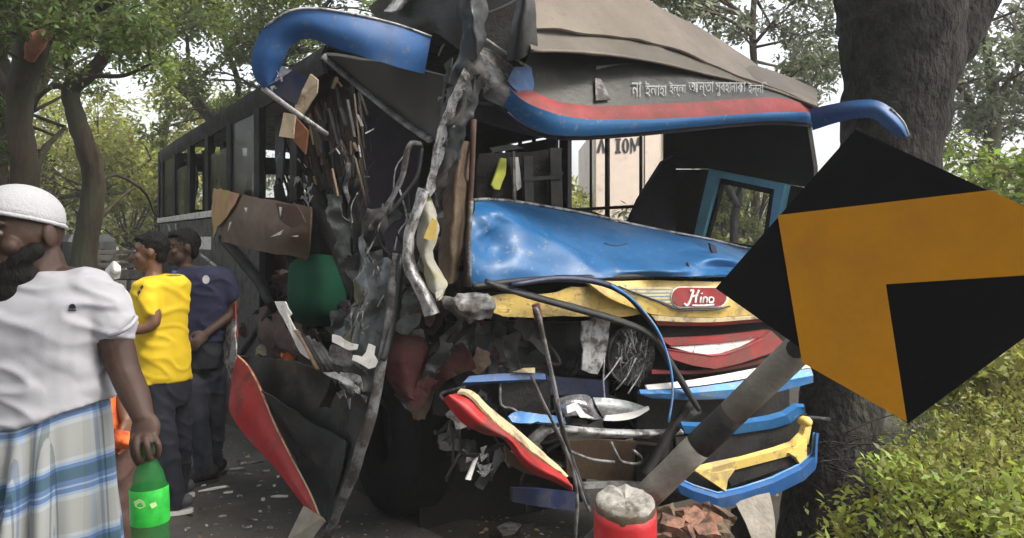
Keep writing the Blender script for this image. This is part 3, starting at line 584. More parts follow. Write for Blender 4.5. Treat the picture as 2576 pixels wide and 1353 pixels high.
# dashboard, slanted cab partition panel, steering wheel
dash = [FR(1580, 570, 1.0), FR(1612, 500, 1.0), FR(1672, 405, 1.0), FR(1700, 390, 1.0), FR(1700, 640, 1.0), FR(1590, 640, 1.0)]
poly('partition_panel', dash, 'violet', bus, .05)
sw = FR(1466, 548, .55); V, Fs = [], []
ring = [sw + UV * .16 * math.cos(a) + (Z_ * .3 + WV * .9).normalized() * .16 * math.sin(a) for a in [i * math.pi / 8 for i in range(17)]]
tube('steering_wheel', ring, .018, 'black', bus, 8, 2)
tube('steering_column', [sw, sw - Z_ * .3 - WV * .25], .025, 'black', bus, 8, 1)
poly('steering_hub', [sw + UV * .15, sw + Z_ * .045, sw - UV * .15, sw - Z_ * .05], 'black', bus, .02)
bbox('dashboard', .5, 2.4, .3, .75, 1.15, 1.42, 'black', bus)
# seats in rows
for w_ in (2.3, 3.2, 4.1, 5.0, 5.9, 6.8, 7.7):
    for u_ in (.12, 1.45):
        s_ = put('seat', boxm(B(u_ + .42, w_ + .1, 1.5), UV, (WV + Z_ * -.15).normalized(), Z_, .42, .06, .48, .05), 'violet', bus)
        bbox('seat_cushion', u_, u_ + .84, w_ - .42, w_, 1.02, 1.16, 'violet', s_, bev=.03)
# cardboard coloured tag and hanging rag seen through the windscreen
poly('ventilation_flap', fr([(1232, 372), (1285, 362), (1318, 372), (1240, 384)], 1.2), 'dark', bus, .02)
poly('yellow_rag', fr([(1262, 398), (1275, 400), (1272, 440), (1258, 478), (1244, 476), (1236, 466), (1248, 436)], 1.3), M('yellow green cloth', (.5, .55, .08), .7), bus, .02, 1, .01)
poly('grey_rag', fr([(1288, 395), (1305, 395), (1312, 470), (1300, 480), (1290, 440)], 1.3), 'shawl', bus, .02, 1, .01)
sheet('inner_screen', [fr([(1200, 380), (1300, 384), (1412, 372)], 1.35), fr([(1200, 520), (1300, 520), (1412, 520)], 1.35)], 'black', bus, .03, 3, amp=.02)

for x0, x1, y0, m_ in ((1290, 1296, 380, 'grey'), (1318, 1340, 392, 'dark'), (1384, 1412, 372, 'dark')): poly('window_bar', fr([(x0, y0), (x1, y0), (x1 + 4, 518), (x0 + 3, 518)], 1.28), m_, bus, .02)
poly('window_bar', fr([(1318, 446), (1412, 440), (1412, 449), (1318, 455)], 1.27), 'dark', bus, .015)
# ---- near (right) side: window band
zb, zh = 1.93, 2.72
sheet('roof_edge', [[B(-.02, w_, RZ + .02) for w_ in (1.9, 4, 7, 9.42)], [B(-.04, w_, RZ - .06) for w_ in (1.9, 4, 7, 9.42)], [B(-.02, w_, zh) for w_ in (1.9, 4, 7, 9.42)]], 'black', bus, .03, 3, 2, amp=.012)
nwin = 6; ws = [2.6 + (9.2 - 2.6) * i / nwin for i in range(nwin + 1)]
for i, w_ in enumerate(ws): bbox('window_pillar', -.03, .03, w_ - .09, w_ + .09, zb - .05, zh + .02, 'black', bus)
for i in range(nwin):
    a, b = ws[i] + .09, ws[i + 1] - .09
    wf = bbox('side_window', -.02, .0, a, a + .03, zb, zh, 'dark', bus)
    if i not in (0, 3): bbox('pane', -.012, -.004, a + .03, b, zb, zh if i % 2 else zh - .2, 'glass_dark', wf, bev=0)
    for k in range(2):
        w1 = a + .2 + .45 * k + random.random() * .2
        sheet('torn_curtain', [[B(.1, w1, zh - .05), B(.14, w1 + .1, zh - .05), B(.1, w1 + .2, zh - .04)], [B(.1, w1 - .05, 2.3), B(.15, w1 + .06, 2.32), B(.1, w1 + .14, 2.3)], [B(.1, w1, zb), B(.12, w1 + .08, zb + .02), B(.1, w1 + .18, zb)]], random.choice(['film', 'black', 'dark', 'black', 'dark', 'grey']), wf, .006, 3, amp=.03, sc=6)
bbox('waist_rail', -.06, -.0, 4.6, 9.42, 1.83, 1.9, 'white', bus)
bbox('side_panel', -.03, .02, 3.6, 9.42, .5, 1.82, 'dark', bus)
for w0 in (8.6, 8.0): poly('painted_mark', [B(-.036, w0, 1.8), B(-.036, w0 - .16, 1.8), B(-.036, w0 - .34, 1.63), B(-.036, w0 - .18, 1.63)], 'pale', bus, .004)
bbox('number_plate', -.04, -.032, 5.6, 6.3, 1.48, 1.62, 'white', bus)
bbox('rear_corner', -.04, .05, 9.38, 9.5, .5, RZ, 'black', bus)
# gaps under the torn window band: dark inner frames and crumpled lining
sheet('inner_lining', [sdp([(590, 600), (680, 620), (800, 660)], .25), sdp([(600, 760), (690, 790), (800, 840)], .2), sdp([(600, 900), (700, 930), (820, 960)], .15)], 'maroon', bus, .02, 4, amp=.07, sc=4)
sheet('inner_lining', [sdp([(590, 700), (620, 720), (650, 740)], .1), sdp([(598, 780), (625, 800), (655, 800)], .05), sdp([(600, 880), (630, 880), (660, 870)], .08)], M('rusty orange lining', (.2, .06, .02), .7, var=.5, dirt=RUST, damt=.5), bus, .01, 3, amp=.03, sc=7)
sheet('seat_remains', [sdp([(640, 770), (700, 775), (760, 800)], .0), sdp([(650, 830), (705, 850), (770, 860)], -.08), sdp([(660, 900), (720, 905), (790, 900)], .05)], 'brown', bus, .03, 4, amp=.06, sc=6)
for (x, y, r_, c) in ((665, 880, .05, 'yelgrey'), (730, 905, .05, 'orange'), (700, 860, .06, 'brown'), (620, 830, .05, 'maroon')):
    p = SD(x, y, -.02)
    sheet('foam_scrap', [[p + Vector((a * r_, 0, b * r_)) + Vector((0, random.uniform(-.03, .03), 0)) for a in (-1, 0, 1)] for b in (1, 0, -1)], c, bus, .03, 4, amp=.04, sc=12)
# diagonal dark body frames in the opening
for a, b, r_, u in (((560, 600), (690, 770), .05, -.05), ((700, 470), (760, 760), .05, .1), ((860, 330), (905, 720), .06, .3), ((770, 430), (900, 760), .045, .05), ((905, 560), (900, 760), .05, .0), ((690, 770), (600, 905), .035, -.03), ((820, 360), (870, 640), .03, .2)):
    tube('body_frame', [SD(*a, u), SD((a[0] + b[0]) / 2 + random.uniform(-12, 12), (a[1] + b[1]) / 2, u), SD(*b, u)], r_, 'black', bus, 6, 4, .25)
# violet dark interior wall behind the opening
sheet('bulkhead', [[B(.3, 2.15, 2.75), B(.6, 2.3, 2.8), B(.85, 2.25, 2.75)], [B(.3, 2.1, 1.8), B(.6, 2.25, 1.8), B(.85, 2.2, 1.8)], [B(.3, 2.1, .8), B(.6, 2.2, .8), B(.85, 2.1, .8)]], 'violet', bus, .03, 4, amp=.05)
for pts, r_, m_ in (([(1060, 362), (1030, 365), (1012, 440), (985, 500), (945, 560), (920, 600)], .018, 'grey'), ([(1062, 372), (1050, 440), (1010, 500), (975, 545)], .012, 'dark'), ([(868, 380), (878, 430), (868, 470), (885, 520)], .02, 'grey'), ([(890, 390), (886, 450)], .012, 'dark'), ([(905, 450), (880, 560), (925, 640)], .03, 'dark')):
    tube('bent_strut', [FR(x, y, .25) if x > 930 else SD(x, y, .1) for x, y in pts], r_, m_, bus, 6, 4, .3, .5)
# ---- hardboard panel hanging off the side
sheet('side_board', [sdp([(560, 478), (640, 495), (720, 508), (782, 522)], [-.22, -.2, -.16, -.1]), sdp([(548, 545), (640, 560), (715, 580), (780, 590)], [-.2, -.25, -.22, -.1]), sdp([(556, 608), (640, 630), (712, 640), (774, 656)], [-.12, -.2, -.16, -.06])], 'tan', bus, .02, 5, amp=.02, sc=3)
sheet('side_board', [sdp([(538, 474), (560, 476), (604, 488)], [-.16, -.24, -.225]), sdp([(532, 540), (550, 540), (580, 530)], [-.14, -.22, -.26]), sdp([(538, 600), (548, 570), (562, 556)], [-.1, -.2, -.225])], 'pinkedge', bus, .01, 4, amp=.012, sc=6)
for a, b, c in (((702, 520), (709, 521), (705, 545)), ((680, 596), (712, 578), (706, 590)), ((614, 522), (622, 522), (619, 534)), ((577, 560), (583, 557), (573, 582)), ((732, 594), (750, 591), (748, 596))):
    poly('paint_flake', [SD(*a, -.29), SD(*b, -.29), SD(*c, -.29)], 'white_torn', bus, .006)
tube('trim_strip', sdp([(505, 640), (545, 672), (596, 732)], -.1), .014, 'pale', bus, 6, 3)
poly('torn_board', sdp([(690, 512), (745, 515), (770, 560), (735, 575), (700, 550)], -.285), 'maroon', bus, .006, 1, .01)
for k in range(34):      # trodden clutter of seats, lining and boards inside the torn side
    x, y = random.uniform(600, 800), random.uniform(690, 925); p = SD(x, y, random.uniform(-.05, .2)); r_ = random.uniform(.03, .09)
    sheet('torn_upholstery', [[p + Vector((a * r_ + random.uniform(-.02, .02), random.uniform(-.04, .04), b * r_ * .6 + random.uniform(-.02, .02))) for a in (-1, 0, 1)] for b in (1, 0, -1)], random.choice(['brown', 'maroon', 'tan', 'column', 'dark', 'wood', 'brown', 'black']), bus, .008, 3, amp=.03, sc=12)
for k in range(20):
    x, y = random.uniform(800, 1040), random.uniform(330, 600); q = [SD(x, y, .1) if x < 930 else FR(x, y, .35)]
    for j in range(3): q.append(q[-1] + Vector((random.uniform(-.06, .06), random.uniform(-.03, .03), -random.uniform(.04, .16))))
    tube('wire', q, random.uniform(.003, .007), random.choice(['grey', 'dark', 'black', 'pale', 'dark']), bus, 5, 3)
sheet('inner_lining', [sdp([(745, 190), (820, 175), (890, 230)], .3), sdp([(735, 320), (815, 320), (895, 340)], .25), sdp([(730, 470), (810, 480), (890, 480)], .3)], 'brown', bus, .01, 5, amp=.05, sc=5)
# green plastic drum
ax = (Vector((-.1, .5, .86))).normalized()
dc = SD(800, 735, .05)
put('drum', lathe([(0, -.25), (.09, -.24), (.16, -.2), (.2, -.12), (.215, 0), (.215, .19), (.205, .2), (.0, .2)], dc, ax, 28), 'green', bus)
# crushed corner: silvery film, torn white scraps, folded floor edge
sheet('crushed_film', [dp([(905, 590, 4.25), (932, 636, 4.15), (962, 648, 4.1), (1002, 660, 4.05)]), dp([(900, 690, 4.2), (930, 720, 4.05), (965, 740, 4.0), (990, 740, 4.0)]), dp([(872, 800, 4.2), (910, 800, 4.0), (945, 820, 3.95), (975, 820, 3.95)]), dp([(832, 870, 4.2), (880, 880, 4.0), (935, 900, 3.9), (962, 905, 3.95)]), dp([(840, 950, 4.25), (880, 960, 4.05), (925, 975, 3.95), (948, 985, 3.95)])], 'film', bus, .012, 6, amp=.05, sc=9)
for pts, d, m_ in (([(836, 843), (858, 845), (903, 868), (900, 880), (880, 878), (856, 868), (835, 862)], 3.86, 'white_torn'), ([(884, 892), (905, 895), (920, 880), (926, 862), (945, 872), (942, 890), (953, 908), (948, 922), (930, 926), (908, 916), (884, 905)], 3.82, 'white_torn'), ([(855, 935), (905, 945), (912, 978), (890, 990), (860, 970)], 3.85, 'pale'), ([(835, 870), (870, 880), (895, 905), (880, 925), (842, 915), (826, 895)], 3.88, 'grey'), ([(845, 935), (905, 975), (900, 990), (850, 955), (815, 935)], 3.83, 'pale')):
    poly('torn_sheet', dp([(x, y, d) for x, y in pts]), m_, bus, .006, 2, .012, 9)
poly('torn_sheet', dp([(690, 757, 4.45), (716, 755, 4.42), (735, 790, 4.4), (728, 800, 4.4), (742, 830, 4.38), (760, 845, 4.36), (748, 850, 4.36), (775, 880, 4.34), (785, 900, 4.34), (778, 904, 4.34), (755, 888, 4.36), (735, 850, 4.38)]), 'white_torn', bus, .01, 2, .012, 8)
for k in range(5):
    x = 745 + k * 14
    tube('bent_strut', dp([(x, 830 + k * 8, 4.35), (x + 30, 880 + k * 5, 4.3), (x + 55, 930, 4.25)]), .014, random.choice(['grey', 'dark', 'wood']), bus, 6, 3, .3, .5)
for k in range(16):     # scratches of bare metal standing off the crushed corner
    a = Vector((random.uniform(860, 960), random.uniform(690, 850), 0)); an = random.uniform(-.7, .7) + 1.2
    l = random.uniform(12, 45)
    tube('metal_splinter', dp([(a.x, a.y, 3.95), (a.x + l * math.cos(an), a.y - l * math.sin(an), 3.93)]), .004, random.choice(['pale', 'grey', 'pale']), bus, 4, 1)
for k in range(9):
    a = Vector((random.uniform(820, 920), random.uniform(940, 1010), 0))
    poly('torn_sheet', dp([(a.x, a.y, 3.85), (a.x + random.uniform(8, 26), a.y + random.uniform(-6, 6), 3.83), (a.x + random.uniform(0, 20), a.y + random.uniform(10, 26), 3.84)]), random.choice(['pale', 'grey', 'wood', 'grey']), bus, .004)
# long bent body strut down to the road
tube('body_strut', dp([(1000, 640, 4.0), (985, 760, 3.92), (965, 890, 3.86), (945, 1000, 3.85), (915, 1110, 3.88), (885, 1200, 3.98), (850, 1290, 4.1), (822, 1350, 4.22)]), [.03, .03, .026, .03, .036, .034, .03, .034], 'grey', bus, 8, 5, .35, .5)
tube('body_strut', dp([(1012, 640, 3.98), (992, 790, 3.92), (972, 880, 3.84), (960, 905, 3.82)]), .022, 'dark', bus, 8, 4, .3, .5)
# maroon fabric in the wheel arch
sheet('torn_upholstery', [dp([(985, 830, 4.0), (1020, 840, 3.98), (1060, 868, 4.05)]), dp([(975, 910, 4.0), (1020, 920, 3.93), (1075, 900, 4.0)]), dp([(985, 990, 4.02), (1025, 1000, 3.96), (1050, 1000, 4.05)])], 'maroon', bus, .02, 5, amp=.04, sc=8)
# lower side: black door panel, lighter folded sheet, red skirt
sheet('luggage_door', [dp([(600, 900, 5.2), (700, 905, 4.9), (800, 920, 4.6), (945, 990, 4.25)]), dp([(650, 1020, 5.0), (720, 1050, 4.8), (810, 1080, 4.6), (915, 1110, 4.3)]), dp([(740, 1160, 4.7), (785, 1200, 4.6), (830, 1230, 4.5), (875, 1220, 4.3)]), dp([(805, 1300, 4.45), (815, 1310, 4.42), (822, 1320, 4.4), (835, 1320, 4.3)])], 'dark', bus, .02, 5, amp=.035, sc=4)
sheet('folded_lining', [dp([(655, 985, 4.75), (740, 1040, 4.6), (830, 1090, 4.42), (868, 1110, 4.35)]), dp([(690, 1040, 4.72), (760, 1110, 4.58), (830, 1170, 4.42), (858, 1200, 4.36)]), dp([(730, 1090, 4.74), (770, 1150, 4.6), (815, 1210, 4.5), (845, 1245, 4.4)])], 'dark', bus, .01, 4, amp=.02, sc=4)
sk_r = [(598, 893, 4.95), (625, 920, 4.88), (655, 975, 4.8), (690, 1060, 4.7), (735, 1150, 4.58), (780, 1235, 4.46), (810, 1308, 4.36)]
sk_l = [(588, 930, 5.0), (578, 985, 4.98), (580, 1040, 4.9), (622, 1100, 4.78), (680, 1165, 4.66), (738, 1235, 4.52), (798, 1312, 4.38)]
sk_m = [((a[0] + b[0]) / 2, (a[1] + b[1]) / 2, (a[2] + b[2]) / 2 - .02) for a, b in zip(sk_r, sk_l)]
sheet('side_skirt', [dp(sk_r), dp(sk_m), dp(sk_l)], 'red', bus, .012, 4, amp=.008, sc=4, label='torn red side skirt bent out towards the road')
tube('skirt_edge', [p - Vector((0, .012, 0)) for p in dp(sk_r)], .005, 'cream', bus, 6, 4)
poly('side_skirt', dp([(537, 838, 5.35), (560, 815, 5.3), (592, 790, 5.2), (593, 890, 5.1), (584, 962, 5.1), (560, 905, 5.25)]), 'pale', bus, .01, 2, .015, label='pale grey end of the torn side skirt')
poly('side_skirt', dp([(560, 815, 5.28), (592, 760, 5.2), (595, 850, 5.15), (580, 850, 5.2)]), 'red_dark', bus, .01, 1, .01)
poly('skirt_end', dp([(760, 1272, 4.25), (808, 1300, 4.2), (815, 1312, 4.2), (782, 1362, 4.2), (722, 1362, 4.2)]), 'post_white', bus, .02, 1, .01)
# front wheel in the dark of the arch
wc = B(.12, .95, .5)
put('wheel', lathe([(.2, -.14), (.3, -.15), (.46, -.14), (.5, -.09), (.5, .09), (.46, .14), (.3, .15), (.2, .14)], wc, UV, 36), 'tyre', bus)
wr = bpy.data.objects['wheel']
put('rim', lathe([(.0, -.02), (.1, -.06), (.16, -.02), (.28, -.05), (.3, -.13), (.29, .0)], wc, UV, 28), 'dark', wr)
for w_ in (7.2,):
    rc = B(.15, w_, .5)
    rw = put('wheel', lathe([(.2, -.14), (.3, -.15), (.46, -.14), (.5, -.09), (.5, .09), (.46, .14), (.3, .15), (.2, .14)], rc, UV, 36), 'tyre', bus)
    put('rim', lathe([(.0, -.02), (.1, -.06), (.16, -.02), (.28, -.05), (.3, -.13), (.29, .0)], rc, UV, 28), 'dark', rw)
bbox('inner_arch', .25, 1.2, .5, 2.2, .75, 1.05, 'black', bus); bbox('inner_arch', 1.15, 1.25, .45, 2.2, .3, 1.0, 'black', bus)
bbox('firewall', .05, BW, .62, .7, .3, 1.45, 'black', bus)
bbox('step_well', .1, 1.1, 2.2, 2.3, .15, .7, 'black', bus)
# ---- crumpled windscreen pillar
sheet('corner_pillar', [dp([(1150, -40, 3.55), (1185, -40, 3.5), (1222, -40, 3.55)]), dp([(1160, 70, 3.55), (1195, 75, 3.48), (1225, 60, 3.55)]), dp([(1135, 160, 3.58), (1180, 175, 3.5), (1215, 170, 3.58)]), dp([(1110, 280, 3.6), (1150, 285, 3.52), (1190, 280, 3.6)]), dp([(1085, 400, 3.64), (1115, 400, 3.56), (1150, 400, 3.64)]), dp([(1055, 520, 3.7), (1085, 520, 3.62), (1105, 520, 3.7)])], 'dark', bus, .02, 8, amp=.034, sc=11)
pl = [(1165, 172), (1180, 190), (1165, 230), (1150, 262), (1140, 300), (1144, 318), (1128, 325), (1118, 360), (1120, 380), (1105, 420), (1095, 470), (1082, 500), (1072, 470), (1085, 400), (1095, 355), (1100, 325), (1112, 300), (1125, 255), (1140, 225)]
poly('torn_edge', dp([(x, y, 3.47 + (y - 170) * .0004) for x, y in pl]), 'pale', bus, .015, 2, .008, 14)
sheet('corner_pillar', [dp([(1145, 370, 3.75), (1170, 360, 3.7), (1190, 370, 3.78)]), dp([(1120, 470, 3.75), (1150, 470, 3.66), (1184, 470, 3.76)]), dp([(1108, 590, 3.75), (1140, 600, 3.66), (1176, 600, 3.76)]), dp([(1105, 700, 3.78), (1130, 715, 3.72), (1150, 700, 3.78)])], 'column', bus, .03, 5, amp=.022, sc=8, label='dusty tan inner pillar beside the windscreen')
tube('pillar_trim', dp([(1192, 300, 3.72), (1186, 450, 3.72), (1176, 600, 3.74), (1172, 720, 3.76)]), .014, 'brown', bus, 6, 3)
gp = [(1052, 468), (1030, 540), (1014, 610), (1016, 670), (1032, 715), (1056, 760), (1072, 800)]
gq = [(1082, 480), (1058, 545), (1042, 610), (1046, 665), (1064, 710), (1090, 752), (1108, 786)]
sheet('bent_trim', [dp([(x, y, 3.6) for x, y in gp]), dp([(x / 2 + a / 2, y / 2 + b / 2, 3.55) for (x, y), (a, b) in zip(gp, gq)]), dp([(x, y, 3.61) for x, y in gq])], 'pale', bus, .03, 4, 3, amp=.01, sc=8)
sheet('bent_trim', [dp([(1062, 468, 3.62), (1085, 500, 3.6), (1106, 540, 3.64)]), dp([(1050, 560, 3.62), (1075, 570, 3.56), (1104, 575, 3.62)]), dp([(1050, 640, 3.62), (1070, 650, 3.57), (1090, 650, 3.62)]), dp([(1070, 700, 3.62), (1092, 700, 3.57), (1124, 705, 3.62)]), dp([(1098, 755, 3.6), (1108, 760, 3.57), (1116, 740, 3.62)])], 'yelgrey', bus, .012, 4, amp=.025, sc=9)
poly('torn_sheet', dp([(1085, 545, 3.53), (1100, 555, 3.53), (1096, 610, 3.53), (1088, 600, 3.53), (1076, 602, 3.53), (1064, 596, 3.53)]), 'yellow', bus, .008, 1, .01)
sheet('crumpled_bracket', [dp([(1108, 752, 3.62), (1160, 742, 3.58), (1228, 738, 3.62)]), dp([(1112, 778, 3.58), (1170, 772, 3.52), (1240, 772, 3.58)]), dp([(1150, 800, 3.6), (1190, 806, 3.56), (1240, 800, 3.6)])], 'grey', bus, .03, 6, amp=.035, sc=12)
poly('torn_sheet', dp([(1095, 735, 3.55), (1115, 728, 3.55), (1112, 740, 3.55), (1098, 752, 3.55)]), 'white_torn', bus, .006)

# layers of crushed panelling that tie the torn corner together
for k in range(64):
    zone = random.choice([(845, 1010, 560, 960, 4.3), (1030, 1130, 720, 1000, 4.05), (1100, 1260, 810, 1010, 4.15), (860, 1060, 620, 820, 4.35), (1040, 1110, 500, 760, 3.95)])
    x, y = random.uniform(zone[0], zone[1]), random.uniform(zone[2], zone[3]); p = P(x, y, zone[4] + random.uniform(-.08, .08)); an = R(random.gauss(70, 25)); l = random.uniform(.06, .2); wd = random.uniform(.02, .07)
    a = Vector((math.cos(an), random.uniform(-.3, .3), math.sin(an))).normalized(); b = a.cross(Y_).normalized() + Vector((0, random.uniform(-.4, .4), 0))
    sheet('crushed_panel', [[p + a * l * t + b * wd * s_ for s_ in (-1, 0, 1)] for t in (1, .3, -.3, -1)], random.choice(['dark', 'dark', 'film', 'grey', 'black', 'film', 'brown', 'maroon', 'column']), bus, .006, 4, amp=.03, sc=11)
for k in range(40):
    x, y = random.uniform(1130, 1680), random.uniform(830, 1200); p = FR(x, y, random.uniform(.1, .3)); an = R(random.gauss(10, 40)); l = random.uniform(.04, .16); wd = random.uniform(.015, .05)
    a = UV * math.cos(an) + Z_ * math.sin(an); b = a.cross(WV).normalized() + WV * random.uniform(-.5, .5)
    sheet('crushed_panel', [[p + a * l * t + b * wd * s_ for s_ in (-1, 0, 1)] for t in (1, .3, -.3, -1)], random.choice(['dark', 'black', 'dark', 'grey', 'black', 'dark', 'band', 'column']), bus, .006, 3, amp=.025, sc=12)
# ---- visor: dark lining, left horn, tip
sheet('visor_lining', [dp([(815, 142, 4.1), (900, 150, 3.9), (1000, 165, 3.7), (1120, 190, 3.6)]), dp([(880, 195, 4.15), (950, 220, 3.95), (1030, 240, 3.78), (1105, 270, 3.66)]), dp([(960, 262, 4.05), (1005, 290, 3.95), (1050, 320, 3.84), (1090, 350, 3.72)])], 'inner', bus, .02, 5, amp=.012, sc=3)
tube('visor_edge', dp([(812, 140, 4.08), (900, 214, 4.1), (1000, 295, 3.94), (1082, 352, 3.72)]), .022, 'grey', bus, 8, 4, .15, .6)
ho = [(1078, 182, 3.6), (1085, 92, 3.62), (1000, 64, 3.5), (900, 40, 3.4), (800, 22, 3.33), (720, 28, 3.3), (660, 70, 3.3), (632, 140, 3.32), (640, 205, 3.36), (668, 226, 3.4)]
ho = [(1085, 92, 3.62), (1000, 62, 3.5), (900, 38, 3.4), (800, 22, 3.33), (730, 28, 3.3), (668, 66, 3.3), (634, 130, 3.32), (636, 185, 3.35), (662, 226, 3.4)]
hi = [(1068, 186, 3.62), (1010, 170, 3.52), (935, 148, 3.44), (850, 122, 3.4), (785, 98, 3.38), (738, 108, 3.38), (714, 150, 3.38), (704, 175, 3.4), (690, 205, 3.42)]
hm = [((a[0] + b[0]) / 2, (a[1] + b[1]) / 2, (a[2] + b[2]) / 2 - .018) for a, b in zip(ho, hi)]
sheet('visor_horn', [dp(ho), dp(hm), dp(hi)], 'blue_deep', bus, .018, 5, amp=.004, sc=4, label='long blue visor horn curling out to the side')
tube('horn_edge', dp([(x, y - 1, d - .004) for x, y, d in ho[:6]]), .006, 'pale', bus, 5, 4)
poly('horn_backing', dp([(690, 168, 3.48), (735, 178, 3.52), (770, 190, 3.6), (745, 262, 3.62), (690, 236, 3.5), (664, 226, 3.44)]), 'navy', bus, .02, 1, .01)
for k in range(10):
    x, y = random.uniform(672, 700), random.uniform(170, 225)
    poly('glass_shard', dp([(x, y, 3.40), (x + random.uniform(4, 14), y + random.uniform(-5, 5), 3.39), (x + random.uniform(0, 12), y + random.uniform(6, 16), 3.4)]), 'chrome', bus, .003)
tube('visor_edge', dp([(662, 222, 3.42), (740, 280, 3.6), (822, 337, 3.85)]), .012, 'pale', bus, 6, 3)
# loose bits under the horn: boards and splinters of the window frames
poly('window_board', dp([(780, 185, 4.9), (800, 200, 4.88), (795, 230, 4.9), (760, 290, 4.95), (738, 288, 4.95), (748, 250, 4.93)]), 'wood_pale', bus, .02, 1, .01)
poly('window_board', dp([(715, 282, 4.9), (742, 290, 4.88), (735, 350, 4.9), (700, 345, 4.92)]), 'wood_pale', bus, .02, 1, .01)
poly('window_board', dp([(742, 292, 4.93), (775, 330, 4.9), (765, 385, 4.92), (735, 352, 4.93)]), M('rusty brown board', (.16, .06, .025), .75, var=.4), bus, .02, 1, .01)
for k in range(120):
    x, y = random.uniform(690, 905), random.uniform(185, 460)
    if y < 330 - (x - 690) * .9: continue
    an = R(random.gauss(77, 6)) if random.random() < .88 else R(random.uniform(0, 180)); l = random.uniform(40, 150) if an > 1.2 and an < 1.5 else random.uniform(15, 40)
    a = SD(x, y, random.uniform(-.12, .25)); b = a + Vector((math.cos(an), random.uniform(-.2, .2), -math.sin(an))) * l * a.y / FL
    d_ = (b - a).normalized(); s_ = d_.orthogonal().normalized()
    box('splinter', (a + b) / 2, ((b - a).length / 2, random.uniform(.003, .012), random.uniform(.002, .006)), random.choice(['column', 'brown', 'dark', 'black', 'brown', 'black', 'dark', 'black', 'wood', 'column']), bus, d_, s_, d_.cross(s_), .001)
for (x, y) in ((905, 270), (930, 330), (850, 380), (700, 395), (760, 410), (790, 345), (905, 380)):
    a = SD(x, y, .0); an = R(random.uniform(0, 180)); d_ = Vector((math.cos(an), .1, math.sin(an))).normalized(); s_ = d_.orthogonal().normalized()
    box('splinter', a, (random.uniform(.02, .05), .005, .003), 'pale', bus, d_, s_, d_.cross(s_), .001)
for k in range(14):      # glass hanging in the near window
    x, y = random.uniform(790, 850), random.uniform(440, 510)
    a = SD(x - 60, y, -.05); poly('glass_shard', [a, a + Vector((random.uniform(.01, .04), 0, random.uniform(-.02, .02))), a + Vector((random.uniform(-.02, .03), .01, -random.uniform(.02, .06)))], 'lens', bus, .003)

# ---- roof over the cab, peeled and folded
L1 = [(1325, 72, 3.7), (1430, 78, 3.95), (1550, 88, 4.2), (1660, 112, 4.45), (1760, 150, 4.66), (1850, 186, 4.82), (1930, 212, 4.92), (2056, 264, 4.98)]
L2 = [(1340, 128, 3.66), (1440, 130, 3.88), (1550, 140, 4.12), (1660, 158, 4.36), (1760, 182, 4.58), (1850, 203, 4.75), (1930, 222, 4.88), (2057, 268, 4.95)]
sheet('peeled_roof', [dp([(1310, -50, 3.75), (1430, -50, 4.15), (1550, -35, 4.5), (1660, 15, 4.85), (1760, 70, 5.15), (1850, 128, 5.35), (1930, 182, 5.4), (2052, 256, 5.1)]),
    dp([(1316, 15, 3.76), (1430, 18, 4.1), (1550, 34, 4.4), (1660, 68, 4.68), (1760, 112, 4.9), (1850, 160, 5.06), (1930, 200, 5.1), (2054, 260, 5.02)]), dp(L1)], 'roof_pale', bus, .012, 6, amp=.017, sc=2.6, label='pale beige roof sheet crumpled above the windscreen')
sheet('peeled_roof', [dp([(x, y - 40, d + .5) for x, y, d in L1]), dp([(x, y - 6, d + .1) for x, y, d in L1]), dp([(a[0] / 2 + b[0] / 2, a[1] / 2 + b[1] / 2, a[2] / 2 + b[2] / 2 + .03) for a, b in zip(L1, L2)]), dp(L2)], 'roof', bus, .012, 5, amp=.014, sc=3.5, label='brownish rolled front edge of the peeled roof')
tube('roof_edge', [p - Vector((0, .004, 0)) for p in dp(L2)], .008, 'roof_pale', bus, 6, 4)
sheet('roof_crease', [dp([(1500, 166, 4.2), (1600, 158, 4.4), (1700, 170, 4.62)]), dp([(1500, 178, 4.2), (1600, 174, 4.4), (1760, 186, 4.66)])], 'band', bus, .01, 4)
# visor band
bu = [(1335, 128), (1400, 128), (1480, 130), (1600, 146), (1720, 170), (1850, 200), (1960, 230), (2056, 268)]
bl = [(1300, 205), (1385, 250), (1480, 265), (1600, 264), (1720, 258), (1850, 250), (1960, 246), (2056, 272)]
bw_ = [-.1, -.14, -.18, -.2, -.2, -.19, -.16, -.06]
BU = fr(bu, [.06, .05, .05, .04, .03, .02, .0, -.03]); BL = fr(bl, bw_)
sheet('visor_band', [BU, BL], 'band', bus, .015, 4, 3)
rl = [(1262, 205), (1330, 262), (1450, 297), (1600, 300), (1720, 296), (1850, 288), (1960, 282), (2060, 284)]
RL = fr(rl, [-.1, -.16, -.22, -.24, -.24, -.23, -.2, -.1]); RU = [p - WV * .004 for p in BL]
RM = [(a + b) / 2 - WV * .006 for a, b in zip(RU, RL)]
sheet('visor_stripe', [RU, RM, RL], 'red_dark', bus, .02, 4, 2, label='faded red stripe along the visor')
ll = [(1255, 258), (1330, 318), (1430, 342), (1600, 333), (1720, 322), (1850, 310), (1960, 304), (2060, 312)]
LLp = fr(ll, [-.06, -.12, -.2, -.22, -.22, -.2, -.18, -.06])
RL2 = [p - WV * .006 for p in RL]; LM = [(a + b) / 2 - WV * .012 for a, b in zip(RL2, LLp)]
sheet('visor_stripe', [RL2, LM, LLp], 'blue', bus, .02, 4, 2, label='blue lower lip of the visor')
sheet('visor_underside', [[p + WV * .02 for p in LLp], [p + WV * .3 + Z_ * .06 for p in LLp], [p + WV * 1.0 + Z_ * .25 for p in LLp]], 'violet', bus, .02, 3)
